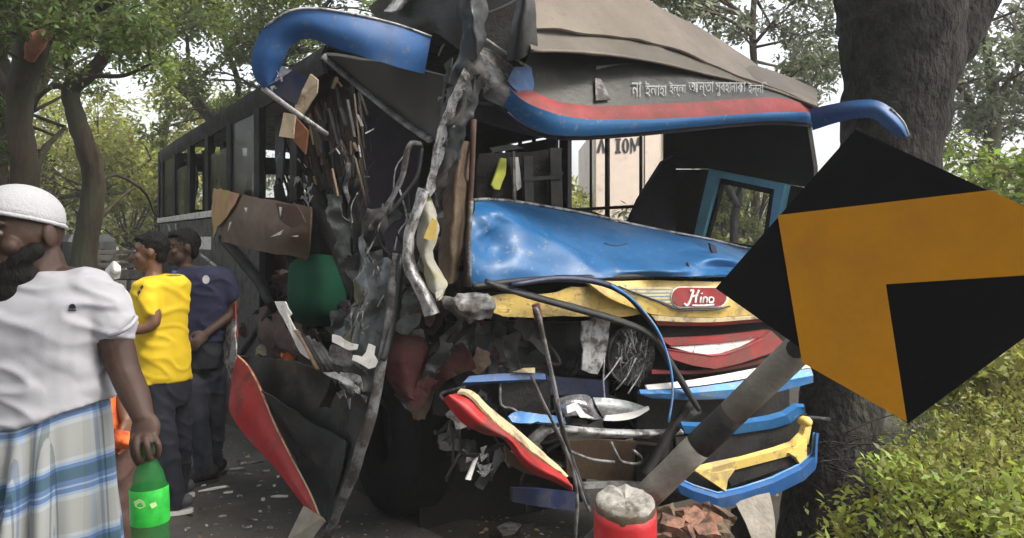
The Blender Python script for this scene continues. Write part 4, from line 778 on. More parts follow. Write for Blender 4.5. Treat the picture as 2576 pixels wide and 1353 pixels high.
sheet('visor_end', [fr([(1205, 110), (1250, 130), (1300, 172)], -.02), fr([(1205, 170), (1245, 200), (1285, 225)], -.12), fr([(1215, 245), (1250, 262), (1285, 280)], -.06)], 'grey', bus, .015, 4, amp=.015)
poly('visor_end', fr([(1290, 170), (1335, 168), (1345, 215), (1330, 262), (1295, 232), (1275, 205)], -.13), 'blue_deep', bus, .01, 1, .01)
BT, BLm = BU, BL
poly('visor_mark', fr([(1497, 196), (1512, 198), (1536, 250), (1499, 252)], [-.1, -.1, -.19, -.19]), 'grey', bus, .005)
# right horn
sheet('visor_horn', [dp([(2038, 274, 4.9), (2090, 262, 4.72), (2150, 252, 4.6), (2205, 252, 4.52), (2248, 276, 4.5), (2276, 308, 4.5), (2288, 342, 4.52)]), dp([(2040, 300, 4.9), (2095, 285, 4.7), (2150, 274, 4.57), (2200, 275, 4.5), (2238, 300, 4.47), (2262, 322, 4.47), (2278, 344, 4.5)]), dp([(2044, 328, 4.92), (2100, 310, 4.75), (2150, 298, 4.63), (2195, 298, 4.56), (2225, 320, 4.55), (2250, 340, 4.55), (2270, 347, 4.55)])], 'blue_deep', bus, .03, 4, label='short blue visor horn in front of the tree trunk')
tube('horn_edge', dp([(2240, 272, 4.49), (2272, 306, 4.49), (2286, 340, 4.51)]), .007, 'pale', bus, 5, 3)
# dark torn roof at the upper left, with the black hole behind it
sheet('torn_roof', [dp([(920, 20, 3.9), (1000, -30, 3.8), (1090, -50, 3.7), (1165, -50, 3.6)]), dp([(960, 45, 3.85), (1030, 20, 3.74), (1100, 20, 3.66), (1172, 20, 3.58)]), dp([(1000, 62, 3.78), (1060, 60, 3.7), (1110, 70, 3.64), (1178, 90, 3.58)]), dp([(1060, 86, 3.72), (1095, 95, 3.68), (1130, 110, 3.62), (1180, 150, 3.58)])], 'dark', bus, .015, 5, amp=.03, sc=4)
sheet('torn_roof', [dp([(1020, -40, 3.72), (1050, -40, 3.66), (1080, -40, 3.7)]), dp([(960, 30, 3.76), (990, 25, 3.68), (1010, 20, 3.72)])], 'pale', bus, .012, 4, amp=.015)
sheet('torn_roof', [dp([(1285, -50, 3.68), (1310, -50, 3.62), (1330, -50, 3.68)]), dp([(1290, 60, 3.7), (1315, 55, 3.64), (1345, 60, 3.7)]), dp([(1275, 150, 3.72), (1312, 150, 3.68), (1350, 130, 3.72)])], 'dark', bus, .012, 4, amp=.02)
tube('torn_roof', dp([(1200, 40, 3.6), (1260, 20, 3.6), (1320, -10, 3.62)]), .012, 'dark', bus, 6, 4, .3, .4)
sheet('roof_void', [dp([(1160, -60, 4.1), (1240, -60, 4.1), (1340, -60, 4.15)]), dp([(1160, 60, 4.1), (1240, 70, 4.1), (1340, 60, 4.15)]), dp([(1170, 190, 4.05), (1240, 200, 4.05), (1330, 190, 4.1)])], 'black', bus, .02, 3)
tube('torn_edge', fr([(1212, 92), (1260, 125), (1330, 170)], -.05), .008, 'pale', bus, 5, 3)
for k in range(12):
    x, y = random.uniform(1090, 1230), random.uniform(100, 250)
    poly('torn_sheet', dp([(x, y, 3.5), (x + random.uniform(5, 22), y + random.uniform(-16, 10), 3.48), (x + random.uniform(-6, 14), y + random.uniform(10, 50), 3.5)]), random.choice(['dark', 'grey', 'dark', 'inner', 'black']), bus, .006, 1, .01)

# ---- front: bonnet, fascia, badge, grille, bumper
ht = [(1186, 508), (1240, 506), (1330, 516), (1480, 542), (1640, 578), (1790, 606), (1930, 640), (2040, 650)]
h1 = [(1182, 545), (1240, 545), (1330, 556), (1480, 580), (1640, 604), (1790, 625), (1930, 654), (2040, 664)]
h2 = [(1178, 610), (1240, 616), (1330, 622), (1480, 632), (1640, 648), (1790, 648), (1930, 672), (2040, 682)]
h3 = [(1180, 665), (1240, 670), (1330, 668), (1480, 670), (1640, 676), (1790, 672), (1930, 684), (2040, 690)]
h4 = [(1186, 722), (1240, 714), (1330, 704), (1480, 698), (1640, 694), (1790, 690), (1930, 690), (2040, 692)]
def ridge(lines):
    L_ = [(FR(*a), FR(*b), h, wd) for a, b, h, wd in lines]
    def f(p):
        o = 0
        for a, b, h, wd in L_:
            d = b - a; d = d - WV * d.dot(WV); q = p - a; q = q - WV * q.dot(WV); t = q.dot(d) / d.length_squared
            e = max(0, min(1, min(t + .15, 1.2 - t) * 5)); r_ = (q - d * max(0, min(1, t))).length; o += h * e * max(0, 1 - r_ / wd)
        return p - WV * o
    return f
bonnet_f = ridge([((1600, 693), (1796, 606), .1, .24), ((1205, 520), (1500, 655), .05, .16), ((1194, 528), (1220, 580), .016, .06), ((1190, 588), (1212, 622), .012, .05), ((1240, 530), (1330, 548), .02, .05), ((1700, 690), (1900, 660), .03, .12), ((1380, 600), (1470, 690), .02, .1)])
sheet('bonnet', [fr(ht, [.12, .16, .3, .42, .46, .44, .4, .4]), fr(h1, [.0, .02, .12, .22, .26, .24, .2, .2]), fr(h2, [-.1, -.02, -.06, .06, .09, -.05, .06, .04]), fr(h3, [-.12, -.1, -.12, -.06, -.14, -.03, -.04, -.06]), fr(h4, [-.1, -.12, -.13, -.13, -.13, -.12, -.12, -.1])], 'blue', bus, .015, 14, amp=.004, sc=4, fn=bonnet_f, label='dented blue bonnet under the windscreen')
tube('bonnet_edge', [p - WV * .006 for p in fr(h4, -.13)], .016, 'rubber', bus, 6, 4)
tube('bonnet_edge', [p + Z_ * .01 for p in fr(ht, [.12, .16, .3, .42, .46, .44, .4, .4])], .008, 'pale', bus, 5, 4)
tube('pillar_trim', fr([(1186, 505), (1179, 610), (1182, 722)], -.13), .012, 'grey', bus, 6, 3)
tube('crease', fr([(1520, 612), (1548, 618), (1580, 612)], -.02), .004, 'navy', bus, 5, 3)
poly('bonnet_catch', fr([(1722, 672), (1740, 668), (1758, 692), (1740, 700), (1725, 690)], -.16), 'teal', bus, .02); poly('bonnet_catch', fr([(1786, 612), (1800, 618), (1806, 640), (1800, 644), (1790, 630)], -.03), 'navy', bus, .015)
tube('bonnet_catch', fr([(1728, 660), (1735, 675), (1752, 682), (1760, 698)], -.17), .008, 'dark', bus, 6, 3)
# fascia
sheet('fascia', [fr([(1470, 706), (1560, 706), (1680, 706), (1800, 708), (1900, 712), (2040, 712)], -.14), fr([(1540, 752), (1600, 752), (1690, 756), (1800, 756), (1900, 756), (2040, 752)], -.17), fr([(1640, 792), (1680, 794), (1720, 796), (1800, 798), (1900, 792), (2040, 786)], -.16)], 'yellow', bus, .015, 5, amp=.005, label='yellow front panel carrying the winged badge')
poly('fascia', fr([(1228, 745), (1260, 740), (1330, 745), (1400, 735), (1440, 722), (1500, 722), (1560, 760), (1620, 790), (1560, 800), (1480, 795), (1400, 792), (1330, 800), (1270, 800), (1246, 790), (1232, 768)], -.11), 'yellow', bus, .015, 2, .012, 5, label='broken left end of the yellow front panel')
strip('fascia_stripe', fr([(1640, 794), (1720, 798), (1800, 800), (1890, 795), (2040, 787)], -.165), fr([(1650, 806), (1720, 810), (1800, 810), (1895, 803), (2040, 793)], -.16), 'cream', bus)
strip('fascia_stripe', fr([(1650, 808), (1720, 812), (1800, 812), (1895, 805), (2040, 795)], -.155), fr([(1655, 818), (1720, 820), (1800, 819), (1895, 812), (2040, 801)], -.14), 'red_dark', bus)
# winged badge
badge = strip('badge', fr([(1702, 724), (1740, 722), (1790, 723), (1822, 727)], -.186), fr([(1702, 772), (1740, 774), (1790, 773), (1822, 770)], -.186), 'cream', bus, thick=.012)
oval = [(1694 + 0, 748)] + [(1708 + 12 * math.cos(a) - 0, 748 - 24 * math.sin(a)) for a in [math.pi * (1 - i / 8) for i in range(0)]]
ov = []
for i in range(9): a = math.pi / 2 + math.pi * i / 8; ov.append((1714 + 22 * math.cos(a), 747 - 24 * math.sin(a)))
for i in range(9): a = -math.pi / 2 + math.pi * i / 8; ov.append((1806 + 22 * math.cos(a), 747 - 23 * math.sin(a)))
poly('badge_rim', fr([(1760 + (x - 1760) * 1.05, 747 + (y - 747) * 1.12) for x, y in ov], -.188), 'white', badge, .006)
poly('badge_plate', fr(ov, -.193), 'red_dark', badge, .006)
for k in range(6):
    y0 = 722 + k * 8.6; x0 = 1562 + k * 24
    poly('badge_wing', fr([(x0, y0), (1692, y0 - .5), (1692, y0 + 5), (x0 + 18, y0 + 5.4)], -.182), 'cream', badge, .008)
    poly('badge_wing_gap', fr([(x0 + 10, y0 + 5.6), (1692, y0 + 5.4), (1692, y0 + 7.6), (x0 + 20, y0 + 7.6)], -.18), 'teal', badge, .006)
tube('badge_outline', fr([(1556, 720), (1590, 734), (1650, 756), (1690, 774), (1740, 779), (1800, 778), (1836, 770)], -.187), .005, 'navy', badge, 5, 4)
def stroke(name, pts, wd, w_, mat, parent, th=.006):
    q = spline([Vector((x, y, 0)) for x, y in pts], 5); a, b = [], []
    for i, p in enumerate(q):
        t = (q[min(i + 1, len(q) - 1)] - q[max(i - 1, 0)]).normalized(); n_ = Vector((-t.y, t.x, 0)) * wd / 2
        a.append(FR(p.x + n_.x, p.y + n_.y, w_)); b.append(FR(p.x - n_.x, p.y - n_.y, w_))
    return put(name, shell([a, b], th), mat, parent)
LW = -.2
for pts, wd in (([(1737, 732), (1745, 730), (1740, 745), (1735, 760), (1729, 768), (1722, 763)], 4.2), ([(1759, 729), (1752, 745), (1750, 761)], 4.2), ([(1738, 748), (1748, 744), (1756, 742)], 3.4), ([(1764, 746), (1762, 761)], 4), ([(1766, 737), (1767, 739)], 4), ([(1771, 747), (1769, 761)], 3.6), ([(1770, 752), (1775, 747), (1779, 750), (1778, 761)], 3.6), ([(1790, 747), (1785, 750), (1785, 759), (1790, 761), (1795, 757), (1795, 750), (1790, 747)], 3.4), ([(1742, 768), (1765, 768), (1797, 766)], 4)):
    stroke('badge_letter', pts, wd, LW, 'white', badge)
# grille recess and red panel with the white lozenge
strip('grille_recess', fr([(1640, 815), (1760, 820), (1900, 812), (2040, 800)], -.06), fr([(1660, 852), (1760, 850), (1900, 838), (2040, 830)], -.06), 'black', bus)
strip('lower_panel', fr([(1660, 852), (1720, 850), (1800, 846), (1880, 838), (1938, 830)], -.15), fr([(1688, 870), (1740, 867), (1800, 863), (1868, 856), (1920, 847)], -.15), 'red_dark', bus, thick=.05, sub=2, label='upper red bar of the lower grille panel')
poly('lower_panel', fr([(1674, 876), (1740, 886), (1790, 893), (1822, 890), (1870, 874), (1918, 850), (1940, 831), (1973, 862), (1952, 884), (1862, 914), (1800, 928), (1745, 920), (1694, 904)], -.17), 'red_dark', bus, .06, label='red lower grille panel under a white lozenge')
poly('lozenge', fr([(1686, 872), (1760, 868), (1850, 859), (1918, 848), (1870, 874), (1822, 890), (1790, 893), (1740, 886)], -.14), 'white', bus, .02)
tube('panel_edge', fr([(1674, 878), (1740, 888), (1790, 895), (1822, 892), (1870, 876), (1918, 852)], -.17), .005, 'red_dark', bus, 5, 1)
strip('lower_stripe', fr([(1640, 930), (1760, 932), (1860, 918), (1960, 892), (2040, 872)], -.1), fr([(1640, 940), (1760, 940), (1860, 926), (1960, 902), (2040, 880)], -.1), 'red_dark', bus)
strip('lower_stripe', fr([(1625, 968), (1720, 958), (1840, 938), (1960, 915), (2035, 908)], -.16), fr([(1630, 980), (1720, 974), (1840, 958), (1960, 935), (2042, 924)], -.17), 'white', bus)
sheet('lower_stripe', [fr([(1608, 980), (1720, 978), (1840, 962), (1960, 940), (2040, 926)], -.17), fr([(1612, 990), (1720, 990), (1840, 980), (1960, 960), (2046, 944)], -.195), fr([(1640, 1002), (1720, 1006), (1840, 1003), (1960, 985), (2046, 962)], -.17)], 'blue_pale', bus, .02, 1, 1, flat=True)
sheet('bumper_bar', [fr([(1712, 1060), (1760, 1062), (1850, 1058), (1930, 1044), (1966, 1034), (1996, 1014), (2022, 1016)], -.2), fr([(1716, 1070), (1760, 1073), (1850, 1069), (1938, 1056), (1978, 1044), (2006, 1024), (2024, 1024)], -.24), fr([(1724, 1090), (1770, 1094), (1850, 1092), (1945, 1078), (1990, 1064), (2018, 1040), (2026, 1036)], -.22)], 'blue', bus, .03, 1, 1, flat=True)
sheet('bumper', [fr([(1738, 1176), (1790, 1162), (1860, 1148), (1940, 1126), (1986, 1110), (2008, 1088), (2016, 1060)], -.3), fr([(1768, 1184), (1808, 1172), (1866, 1156), (1946, 1136), (1996, 1120), (2020, 1096), (2030, 1064)], -.335), fr([(1800, 1200), (1832, 1186), (1872, 1176), (1950, 1156), (2008, 1140), (2034, 1116), (2042, 1072)], -.325)], 'yellow', bus, .03, 1, 1, flat=True, label='yellow bumper corner beside the tree')
poly('bumper', fr([(1738, 1177), (1800, 1190), (1850, 1180), (1832, 1205), (1826, 1236), (1806, 1222)], -.345), 'yellow', bus, .02)
poly('bumper', fr([(1986, 1140), (2030, 1105), (2030, 1150), (2012, 1166), (2002, 1150)], -.345), 'yellow', bus, .02)
poly('recess_shade', fr([(1830, 1204), (1850, 1182), (1985, 1146), (2010, 1165), (1840, 1222)], -.31), 'black', bus, .02)  # black plate paints the deep shade inside the bumper corner
sheet('bumper_lip', [fr([(1704, 1203), (1745, 1221), (1806, 1240), (1866, 1226), (1940, 1202), (2010, 1168), (2042, 1140), (2048, 1088)], -.33), fr([(1700, 1214), (1742, 1234), (1806, 1254), (1870, 1240), (1946, 1215), (2018, 1180), (2050, 1150), (2054, 1090)], -.37), fr([(1712, 1242), (1752, 1262), (1806, 1279), (1880, 1266), (1955, 1242), (2024, 1208), (2052, 1180), (2056, 1160)], -.35)], 'blue_deep', bus, .03, 1, 1, flat=True, label='blue lip under the yellow bumper corner')
tube('lip_highlight', fr([(1704, 1203), (1745, 1221), (1806, 1240), (1866, 1226), (1940, 1202), (2010, 1168), (2042, 1140), (2048, 1088)], -.335), .007, 'blue_pale', bus, 5, 1)  # pale tube stands for the highlight on the lip's top edge
lm = FR(2025, 1060, -.38)
put('marker_lamp', lathe([(0, -.04), (.02, -.036), (.03, -.016), (.03, .016), (.02, .036), (0, .04)], lm, -WV, 16), M('amber lamp', (.75, .5, .12), .3, bump=0), bus)
tube('marker_bracket', [lm + WV * .03, lm + UV * .1 + WV * .05, lm + UV * .35 + WV * .1 - Z_ * .05], .012, 'dark', bus, 6, 3)
# engine bay behind the torn front
poly('shade_backing', [B(1.2, .1, .05), B(BW, .1, .05), B(BW, .1, 1.32), B(1.2, .1, 1.32)], 'black', bus, .03)  # black sheet added so gaps in the front read as deep shade
poly('shade_backing', [B(.1, .64, -.05), B(1.25, .64, -.05), B(1.25, .64, .5), B(.1, .64, .5)], 'black', bus, .03)  # black sheet added to hide lit ground and darken the underside
poly('recess_shade', fr([(1700, 1100), (2030, 1040), (2040, 1150), (1860, 1230), (1710, 1215)], -.2), 'black', bus, .03)  # black sheet stands for the shade behind the bumper
bbox('front_axle', .15, 2.3, .85, 1.05, .3, .5, 'black', bus)
bbox('radiator', .35, .95, .35, .5, .95, 1.3, 'black', bus); bbox('engine_block', .25, 1.5, .42, .6, .6, 1.25, 'dark', bus)
poly('inner_panel', fr([(1140, 812), (1300, 808), (1460, 812), (1462, 930), (1380, 962), (1300, 940), (1190, 945), (1140, 900)], .25), 'dark', bus, .03, 2, .02)
for k in range(26):
    x, y = random.uniform(1140, 1660), random.uniform(820, 1190)
    q = [FR(x, y, random.uniform(.12, .3))]
    for j in range(3): q.append(q[-1] + Vector((random.uniform(-.14, .14), random.uniform(-.04, .04), random.uniform(-.12, .08))))
    tube('engine_hose', q, random.uniform(.006, .016), random.choice(['black', 'rubber', 'dark', 'dark', 'grey']), bus, 6, 4)
poly('lamp_plate', fr([(1462, 806), (1500, 800), (1538, 806), (1530, 850), (1520, 900), (1505, 942), (1480, 938), (1462, 930), (1468, 880), (1460, 860)], .02), 'pale', bus, .01, 2, .012, 8)
lc = FR(1574, 890, .1)
hl = put('headlight', lathe([(.0, .02), (.09, .03), (.15, .0), (.17, -.05), (.165, -.06), (.14, -.02), (.0, .0)], lc, WV, 28), 'grey', bus)
for k in range(120):     # shattered lens web
    a = random.uniform(0, 6.28); r0, r1 = random.uniform(0, .15), random.uniform(.02, .17); a2 = a + random.uniform(-.9, .9)
    tube('lens_crack', [lc - WV * .07 + UV * r0 * math.cos(a) * .8 + Z_ * r0 * math.sin(a) * 1.15, lc - WV * random.uniform(.06, .11) + UV * r1 * math.cos(a2) * .8 + Z_ * r1 * math.sin(a2) * 1.15], .004, random.choice(['pale', 'grey', 'pale', 'lens']), hl, 4, 1)
for pts in ([(1520, 900), (1518, 960), (1522, 1010), (1530, 1050)], [(1630, 850), (1615, 930), (1580, 990)], [(1515, 960), (1540, 930), (1560, 900)], [(1550, 980), (1575, 950), (1600, 900)]):
    tube('wire', fr(pts, -.02), .005, 'pale', bus, 5, 4)
strip('cross_member', fr([(1180, 946), (1250, 940), (1340, 938), (1372, 940)], .02), fr([(1165, 962), (1250, 958), (1340, 954), (1374, 954)], .0), 'blue_deep', bus, thick=.03)
strip('cross_member', fr([(1376, 946), (1460, 952), (1530, 958)], .08), fr([(1376, 992), (1460, 996), (1530, 1000)], .08), 'navy', bus, thick=.03)
poly('torn_sheet', fr([(1290, 936), (1318, 926), (1346, 925), (1346, 938)], .0), 'cream', bus, .006)
poly('battery_box', fr([(1258, 962), (1385, 960), (1388, 1050), (1330, 1040), (1262, 1020)], .04), 'black', bus, .1, 1, .01)
tube('battery_strap', fr([(1258, 962), (1260, 1018), (1290, 1028), (1312, 1048)], .03), .007, 'grey', bus, 5, 3)
sheet('crumpled_bar', [fr([(1280, 1048), (1310, 1034), (1350, 1040), (1420, 1048)], -.04), fr([(1290, 1062), (1320, 1064), (1360, 1062), (1424, 1066)], -.06)], 'blue_pale', bus, .02, 5, 3, amp=.012, sc=14)
sheet('bumper_beam', [fr([(1410, 1068), (1500, 1076), (1600, 1080), (1720, 1078)], -.05), fr([(1410, 1080), (1500, 1088), (1600, 1092), (1720, 1090)], -.09), fr([(1415, 1090), (1500, 1099), (1600, 1102), (1720, 1100)], -.05)], 'pale', bus, .03, 4, 2)
sheet('fog_lamp', [fr([(1405, 1000), (1440, 992), (1485, 996), (1505, 1040)], [-.02, -.06, -.06, -.02]), fr([(1410, 1020), (1440, 1012), (1480, 1022), (1512, 1048)], [-.06, -.12, -.12, -.05]), fr([(1420, 1048), (1450, 1045), (1490, 1055), (1520, 1055)], [-.03, -.06, -.07, -.03])], 'chrome', bus, .012, 4, amp=.008)
poly('torn_sheet', fr([(1425, 1022), (1450, 1012), (1472, 1040), (1495, 1052), (1460, 1050), (1448, 1032), (1428, 1040)], -.13), 'white_torn', bus, .006)
sheet('fog_lamp', [fr([(1490, 998), (1530, 1000), (1590, 1010), (1632, 1026)], [-.03, -.07, -.07, -.03]), fr([(1500, 1020), (1540, 1022), (1590, 1030), (1630, 1034)], [-.07, -.1, -.1, -.05]), fr([(1515, 1048), (1540, 1056), (1590, 1048), (1622, 1036)], [-.04, -.06, -.06, -.03])], 'lens', bus, .012, 4, amp=.008)
strip('torn_sheet', fr([(1524, 1046), (1560, 1042), (1600, 1034), (1632, 1022)], -.1), fr([(1520, 1058), (1560, 1058), (1600, 1050), (1634, 1030)], -.1), 'white_torn', bus)
for pts in ([(1418, 1128), (1450, 1142), (1490, 1156), (1545, 1162)], [(1536, 1110), (1550, 1140), (1566, 1162), (1608, 1166), (1612, 1150), (1592, 1132)]):
    tube('tie_hook', fr(pts, -.05), .009, 'grey', bus, 6, 3)
sheet('under_tray', [fr([(1420, 1108), (1560, 1110), (1690, 1112)], .1), fr([(1430, 1200), (1560, 1212), (1690, 1212)], .15)], 'tan', bus, .02, 4, amp=.02)
strip('lower_rail', fr([(1470, 1216), (1560, 1212), (1660, 1216)], -.02), fr([(1470, 1230), (1560, 1226), (1650, 1230)], -.02), 'grey', bus, thick=.03)
# red and yellow bumper fragment sagging at the corner
fu = [(1150, 984), (1180, 992), (1230, 1046), (1290, 1096), (1350, 1142), (1425, 1200)]
fm = [(1128, 992), (1175, 1030), (1230, 1076), (1290, 1114), (1345, 1168), (1436, 1222)]
fl = [(1112, 1000), (1150, 1052), (1210, 1090), (1275, 1112), (1330, 1180), (1440, 1236)]
sheet('bumper_fragment', [fr(fu, [-.14, -.18, -.2, -.2, -.18, -.14]), fr(fm, [-.18, -.24, -.26, -.25, -.24, -.18]), fr(fl, [-.12, -.18, -.2, -.2, -.18, -.14])], 'red', bus, .02, 5, amp=.01, label='broken red bumper piece sagging over the wheel')
ft = [(1158, 976), (1192, 986), (1245, 1036), (1304, 1084), (1366, 1136), (1432, 1196)]
sheet('bumper_fragment', [fr(ft, [-.1, -.12, -.14, -.14, -.12, -.1]), fr(fu, [-.16, -.2, -.22, -.22, -.2, -.16])], 'cream', bus, .012, 5, 3, amp=.008, sc=9, label='cracked cream edge of the bumper piece')
poly('inner_panel', fr([(1270, 1120), (1330, 1180), (1360, 1200), (1320, 1190), (1275, 1165)], -.12), 'tan', bus, .01)
strip('valance', fr([(1290, 1228), (1360, 1230), (1450, 1240)], .0), fr([(1290, 1262), (1360, 1275), (1450, 1285)], .0), 'navy', bus, thick=.03)
for k in range(12):
    x, y = random.uniform(1165, 1225), random.uniform(1125, 1190)
    poly('broken_lamp', fr([(x, y), (x + random.uniform(8, 28), y + random.uniform(-10, 8)), (x + random.uniform(-6, 20), y + random.uniform(8, 26))], random.uniform(-.12, -.02)), random.choice(['chrome', 'pale', 'lens']), bus, .004)
poly('broken_lamp', fr([(1192, 1160), (1202, 1152), (1184, 1208), (1172, 1206)], -.14), 'white_torn', bus, .01)
for pts in ([(1130, 1060), (1140, 1110), (1138, 1170)], [(1155, 1080), (1160, 1140)], [(1225, 1140), (1236, 1210)]): tube('wire', fr(pts, -.04), .006, 'dark', bus, 5, 3)
# long hoses and rods across the front
tube('rubber_strip', fr([(1222, 708), (1320, 740), (1450, 776), (1560, 808), (1640, 846), (1690, 920), (1730, 985), (1758, 1030)], -.22), [.016, .02, .022, .022, .024, .028, .026, .02], 'rubber', bus, 8, 5, .12, .7, label='long black rubber strip hanging across the grille')
tube('rubber_strip', fr([(1285, 716), (1400, 700), (1500, 708), (1570, 738), (1620, 790), (1662, 848)], -.24), [.012, .018, .02, .018, .016, .014], 'navy', bus, 8, 5, .08, .8)
tube('rubber_strip', fr([(1535, 716), (1585, 748), (1630, 796), (1662, 846), (1686, 920), (1692, 990), (1682, 1062)], -.255), .009, 'blue_pale', bus, 6, 5, 0, .7)
for pts, r_, m_ in (([(1346, 772), (1356, 800), (1372, 870), (1392, 960), (1408, 1040), (1430, 1130), (1460, 1230), (1482, 1285)], .011, 'grey'), ([(1336, 945), (1370, 1020), (1410, 1100), (1440, 1180), (1452, 1260), (1446, 1360)], .009, 'grey'), ([(1395, 1000), (1424, 1110), (1455, 1200), (1478, 1270)], .012, 'dark')):
    tube('bent_rod', fr(pts, -.34), r_, m_, bus, 6, 4, .25)
tube('bent_rod', fr([(1348, 765), (1352, 790), (1356, 806)], -.33), .02, 'maroon', bus, 6, 2)
for pts in ([(1755, 1030), (1700, 1070), (1650, 1150), (1620, 1200)], [(1740, 1010), (1690, 1090), (1660, 1170)]):
    tube('rubber_strip', fr(pts, -.16), .03, 'black', bus, 7, 4, .25, .6)
# lettering on the visor band, in the script of the photograph
def glyphs(txt):
    c = bpy.data.curves.new('t', 'FONT'); c.body = txt; c.size = 1; c.resolution_u = 3; o = bpy.data.objects.new('t', c); COL.objects.link(o)
    me = bpy.data.meshes.new_from_object(o.evaluated_get(bpy.context.evaluated_depsgraph_get())); bpy.data.objects.remove(o); return me
words = ['না', 'ইলাহা', 'ইল্লা', 'আন্তা', 'সুবহানাকা', 'ইন্নি']
spans = [(1590, 1614), (1624, 1678), (1684, 1726), (1732, 1796), (1800, 1876), (1882, 1930)]
for wd_, (x0, x1) in zip(words, spans):
    me = glyphs(wd_)
    if len(me.vertices) == 0: continue
    xs = [v.co.x for v in me.vertices]; ys = [v.co.y for v in me.vertices]; ax_, bx_ = min(xs), max(xs); ay_, by_ = min(ys), max(ys)
    for v in me.vertices:
        s = (v.co.x - ax_) / (bx_ - ax_); t = (v.co.y - ay_) / (by_ - ay_); px = x0 + s * (x1 - x0)
        top = 203 + (px - 1590) * .006; bot = 243 - (px - 1590) * .004
        k = (top + (1 - t) * (bot - top)); fz = .085 + .115 * max(0, min(1, (k - 200) / 60))
        v.co = FR(px, k, -fz - .012)
    put('visor_lettering', me, 'text', bus)
# ================================================================ SIGN, STUMP, DEBRIS
Lc, Tc, Bc = P(1800, 725, 2.4), P(2152, 325, 2.15), P(2284, 1066, 2.08)
SNn = (Tc - Lc).cross(Bc - Lc).normalized(); SNn = SNn if SNn.y < 0 else -SNn
def SG(x, y, off=0):
    r = _ray(x, y); o = Vector((0, 0, H)); t = ((Lc + SNn * off) - o).dot(SNn) / r.dot(SNn); return o + r * t
sign = root('chevron_sign', 'black diamond chevron sign with an orange arrow on a bent striped post', 'road sign', P(1500, 1400, 2.9))
board = poly('board', [SG(1800, 725), SG(2152, 325), SG(2851, 647), SG(2284, 1066)], 'sign_black', sign, .004)
poly('arrow', [SG(1956, 541, .004), SG(2490, 478, .004), SG(2840, 645, .004), SG(2798, 678, .004), SG(2228, 715, .004), SG(2281, 1061, .004), SG(2018, 912, .004)], 'sign_orange', board, .003)
bp0, bp1 = Vector(P(2120, 770, 2.42)), Vector(P(1640, 1235, 2.72))
dv = (bp1 - bp0); end = bp0 + dv * (bp0.z + .1) / (-dv.z) if dv.z < 0 else bp1
def pt_y(y):      # point of the post that shows at picture height y
    lo, hi = 0, 3
    for _ in range(40):
        m = (lo + hi) / 2; q = bp0 + dv * m; yy = CY - (q.z - H) / q.y * FL
        lo, hi = (m, hi) if yy < y else (lo, m)
    return bp0 + dv * lo
ys = [790, 1040, 1122, 1250]
cols = ['post_white', 'post_black', 'post_white', 'post_black']
segs = [bp0] + [pt_y(y) for y in ys[1:]] + [end]
for k in range(4): tube('post', [segs[k], (segs[k] + segs[k + 1]) / 2, segs[k + 1]], .047, cols[k], sign, 20, 2, .05, label=('grimy white' if 'white' in cols[k] else 'black') + ' band of the bent sign post')
for f_ in (.12, .3):
    c = bp0 + dv * (f_ - .1); d_ = dv.normalized()
    tube('bracket', [c + SNn * .0, c + SNn * .05], .03, 'dark', sign, 10, 1)
# broken red and white concrete stump
sx, sy = P(1573, 1270, 2.6).x, 2.6; sz = P(1573, 1270, 2.6).z
stump = root('guard_stone', 'red concrete roadside post with its top broken to bare concrete', 'guard post', (sx, sy, gz(sx, sy)))
def rough(c, r, z, tilt, amp, n=36, seed=0):
    return [Vector((c[0] + math.cos(a) * r * (1 + amp * noise.noise(Vector((math.cos(a) * 2, math.sin(a) * 2, seed)))), c[1] + math.sin(a) * r * (1 + amp * noise.noise(Vector((math.cos(a) * 2, math.sin(a) * 2, seed)))), z + math.sin(a) * r * tilt + amp * .12 * noise.noise(Vector((math.cos(a) * 3, math.sin(a) * 3, seed + 5))))) for a in [2 * math.pi * i / n for i in range(n)]]
def ringmesh(rings, cap=None):
    n = len(rings[0]); V = [p for r in rings for p in r]; Fs = []
    for i in range(len(rings) - 1):
        for j in range(n): a = i * n + j; b = i * n + (j + 1) % n; Fs.append((a, b, b + n, a + n))
    if cap is not None:
        V.append(cap); k = len(V) - 1; o = (len(rings) - 1) * n
        for j in range(n): Fs.append((o + j, o + (j + 1) % n, k))
    return mesh(V, Fs, True)
cz = P(1573, 1258, 2.6).z
put('post_body', ringmesh([rough((sx, sy), .103, gz(sx, sy) - .1, 0, .01, 72), rough((sx, sy), .1025, cz - .2, 0, .01, 72), rough((sx, sy), .102, cz - .05, .2, .02, 72, 2), rough((sx, sy), .1015, cz - .026, .2, .05, 72, 2), rough((sx, sy), .095, cz - .024, .2, .05, 72, 2)]), 'post_red', stump)
put('chipped_rim', ringmesh([rough((sx, sy), .09, cz - .06, .2, .03, 72, 8), rough((sx, sy), .0985, cz - .032, .2, .04, 72, 8), rough((sx, sy), .1, cz - .012, .2, .05, 72, 8), rough((sx, sy), .093, cz - .004, .2, .06, 72, 8), rough((sx, sy), .08, cz - .004, .2, .05, 72, 8)]), 'column', stump)
core = []
for f_, z_ in ((.9, -.04), (.96, -.012), (.95, -.002), (.9, .003), (.7, .004), (.45, .005), (.2, .003)): core.append([p + Vector((0, 0, .004 * noise.noise(p * 40) + .003 * noise.noise(p * 90))) for p in rough((sx, sy), .1 * f_, cz + z_, .2, .06, 72, 4)])
put('broken_top', ringmesh(core, Vector((sx, sy, cz + .003))), 'concrete', stump)
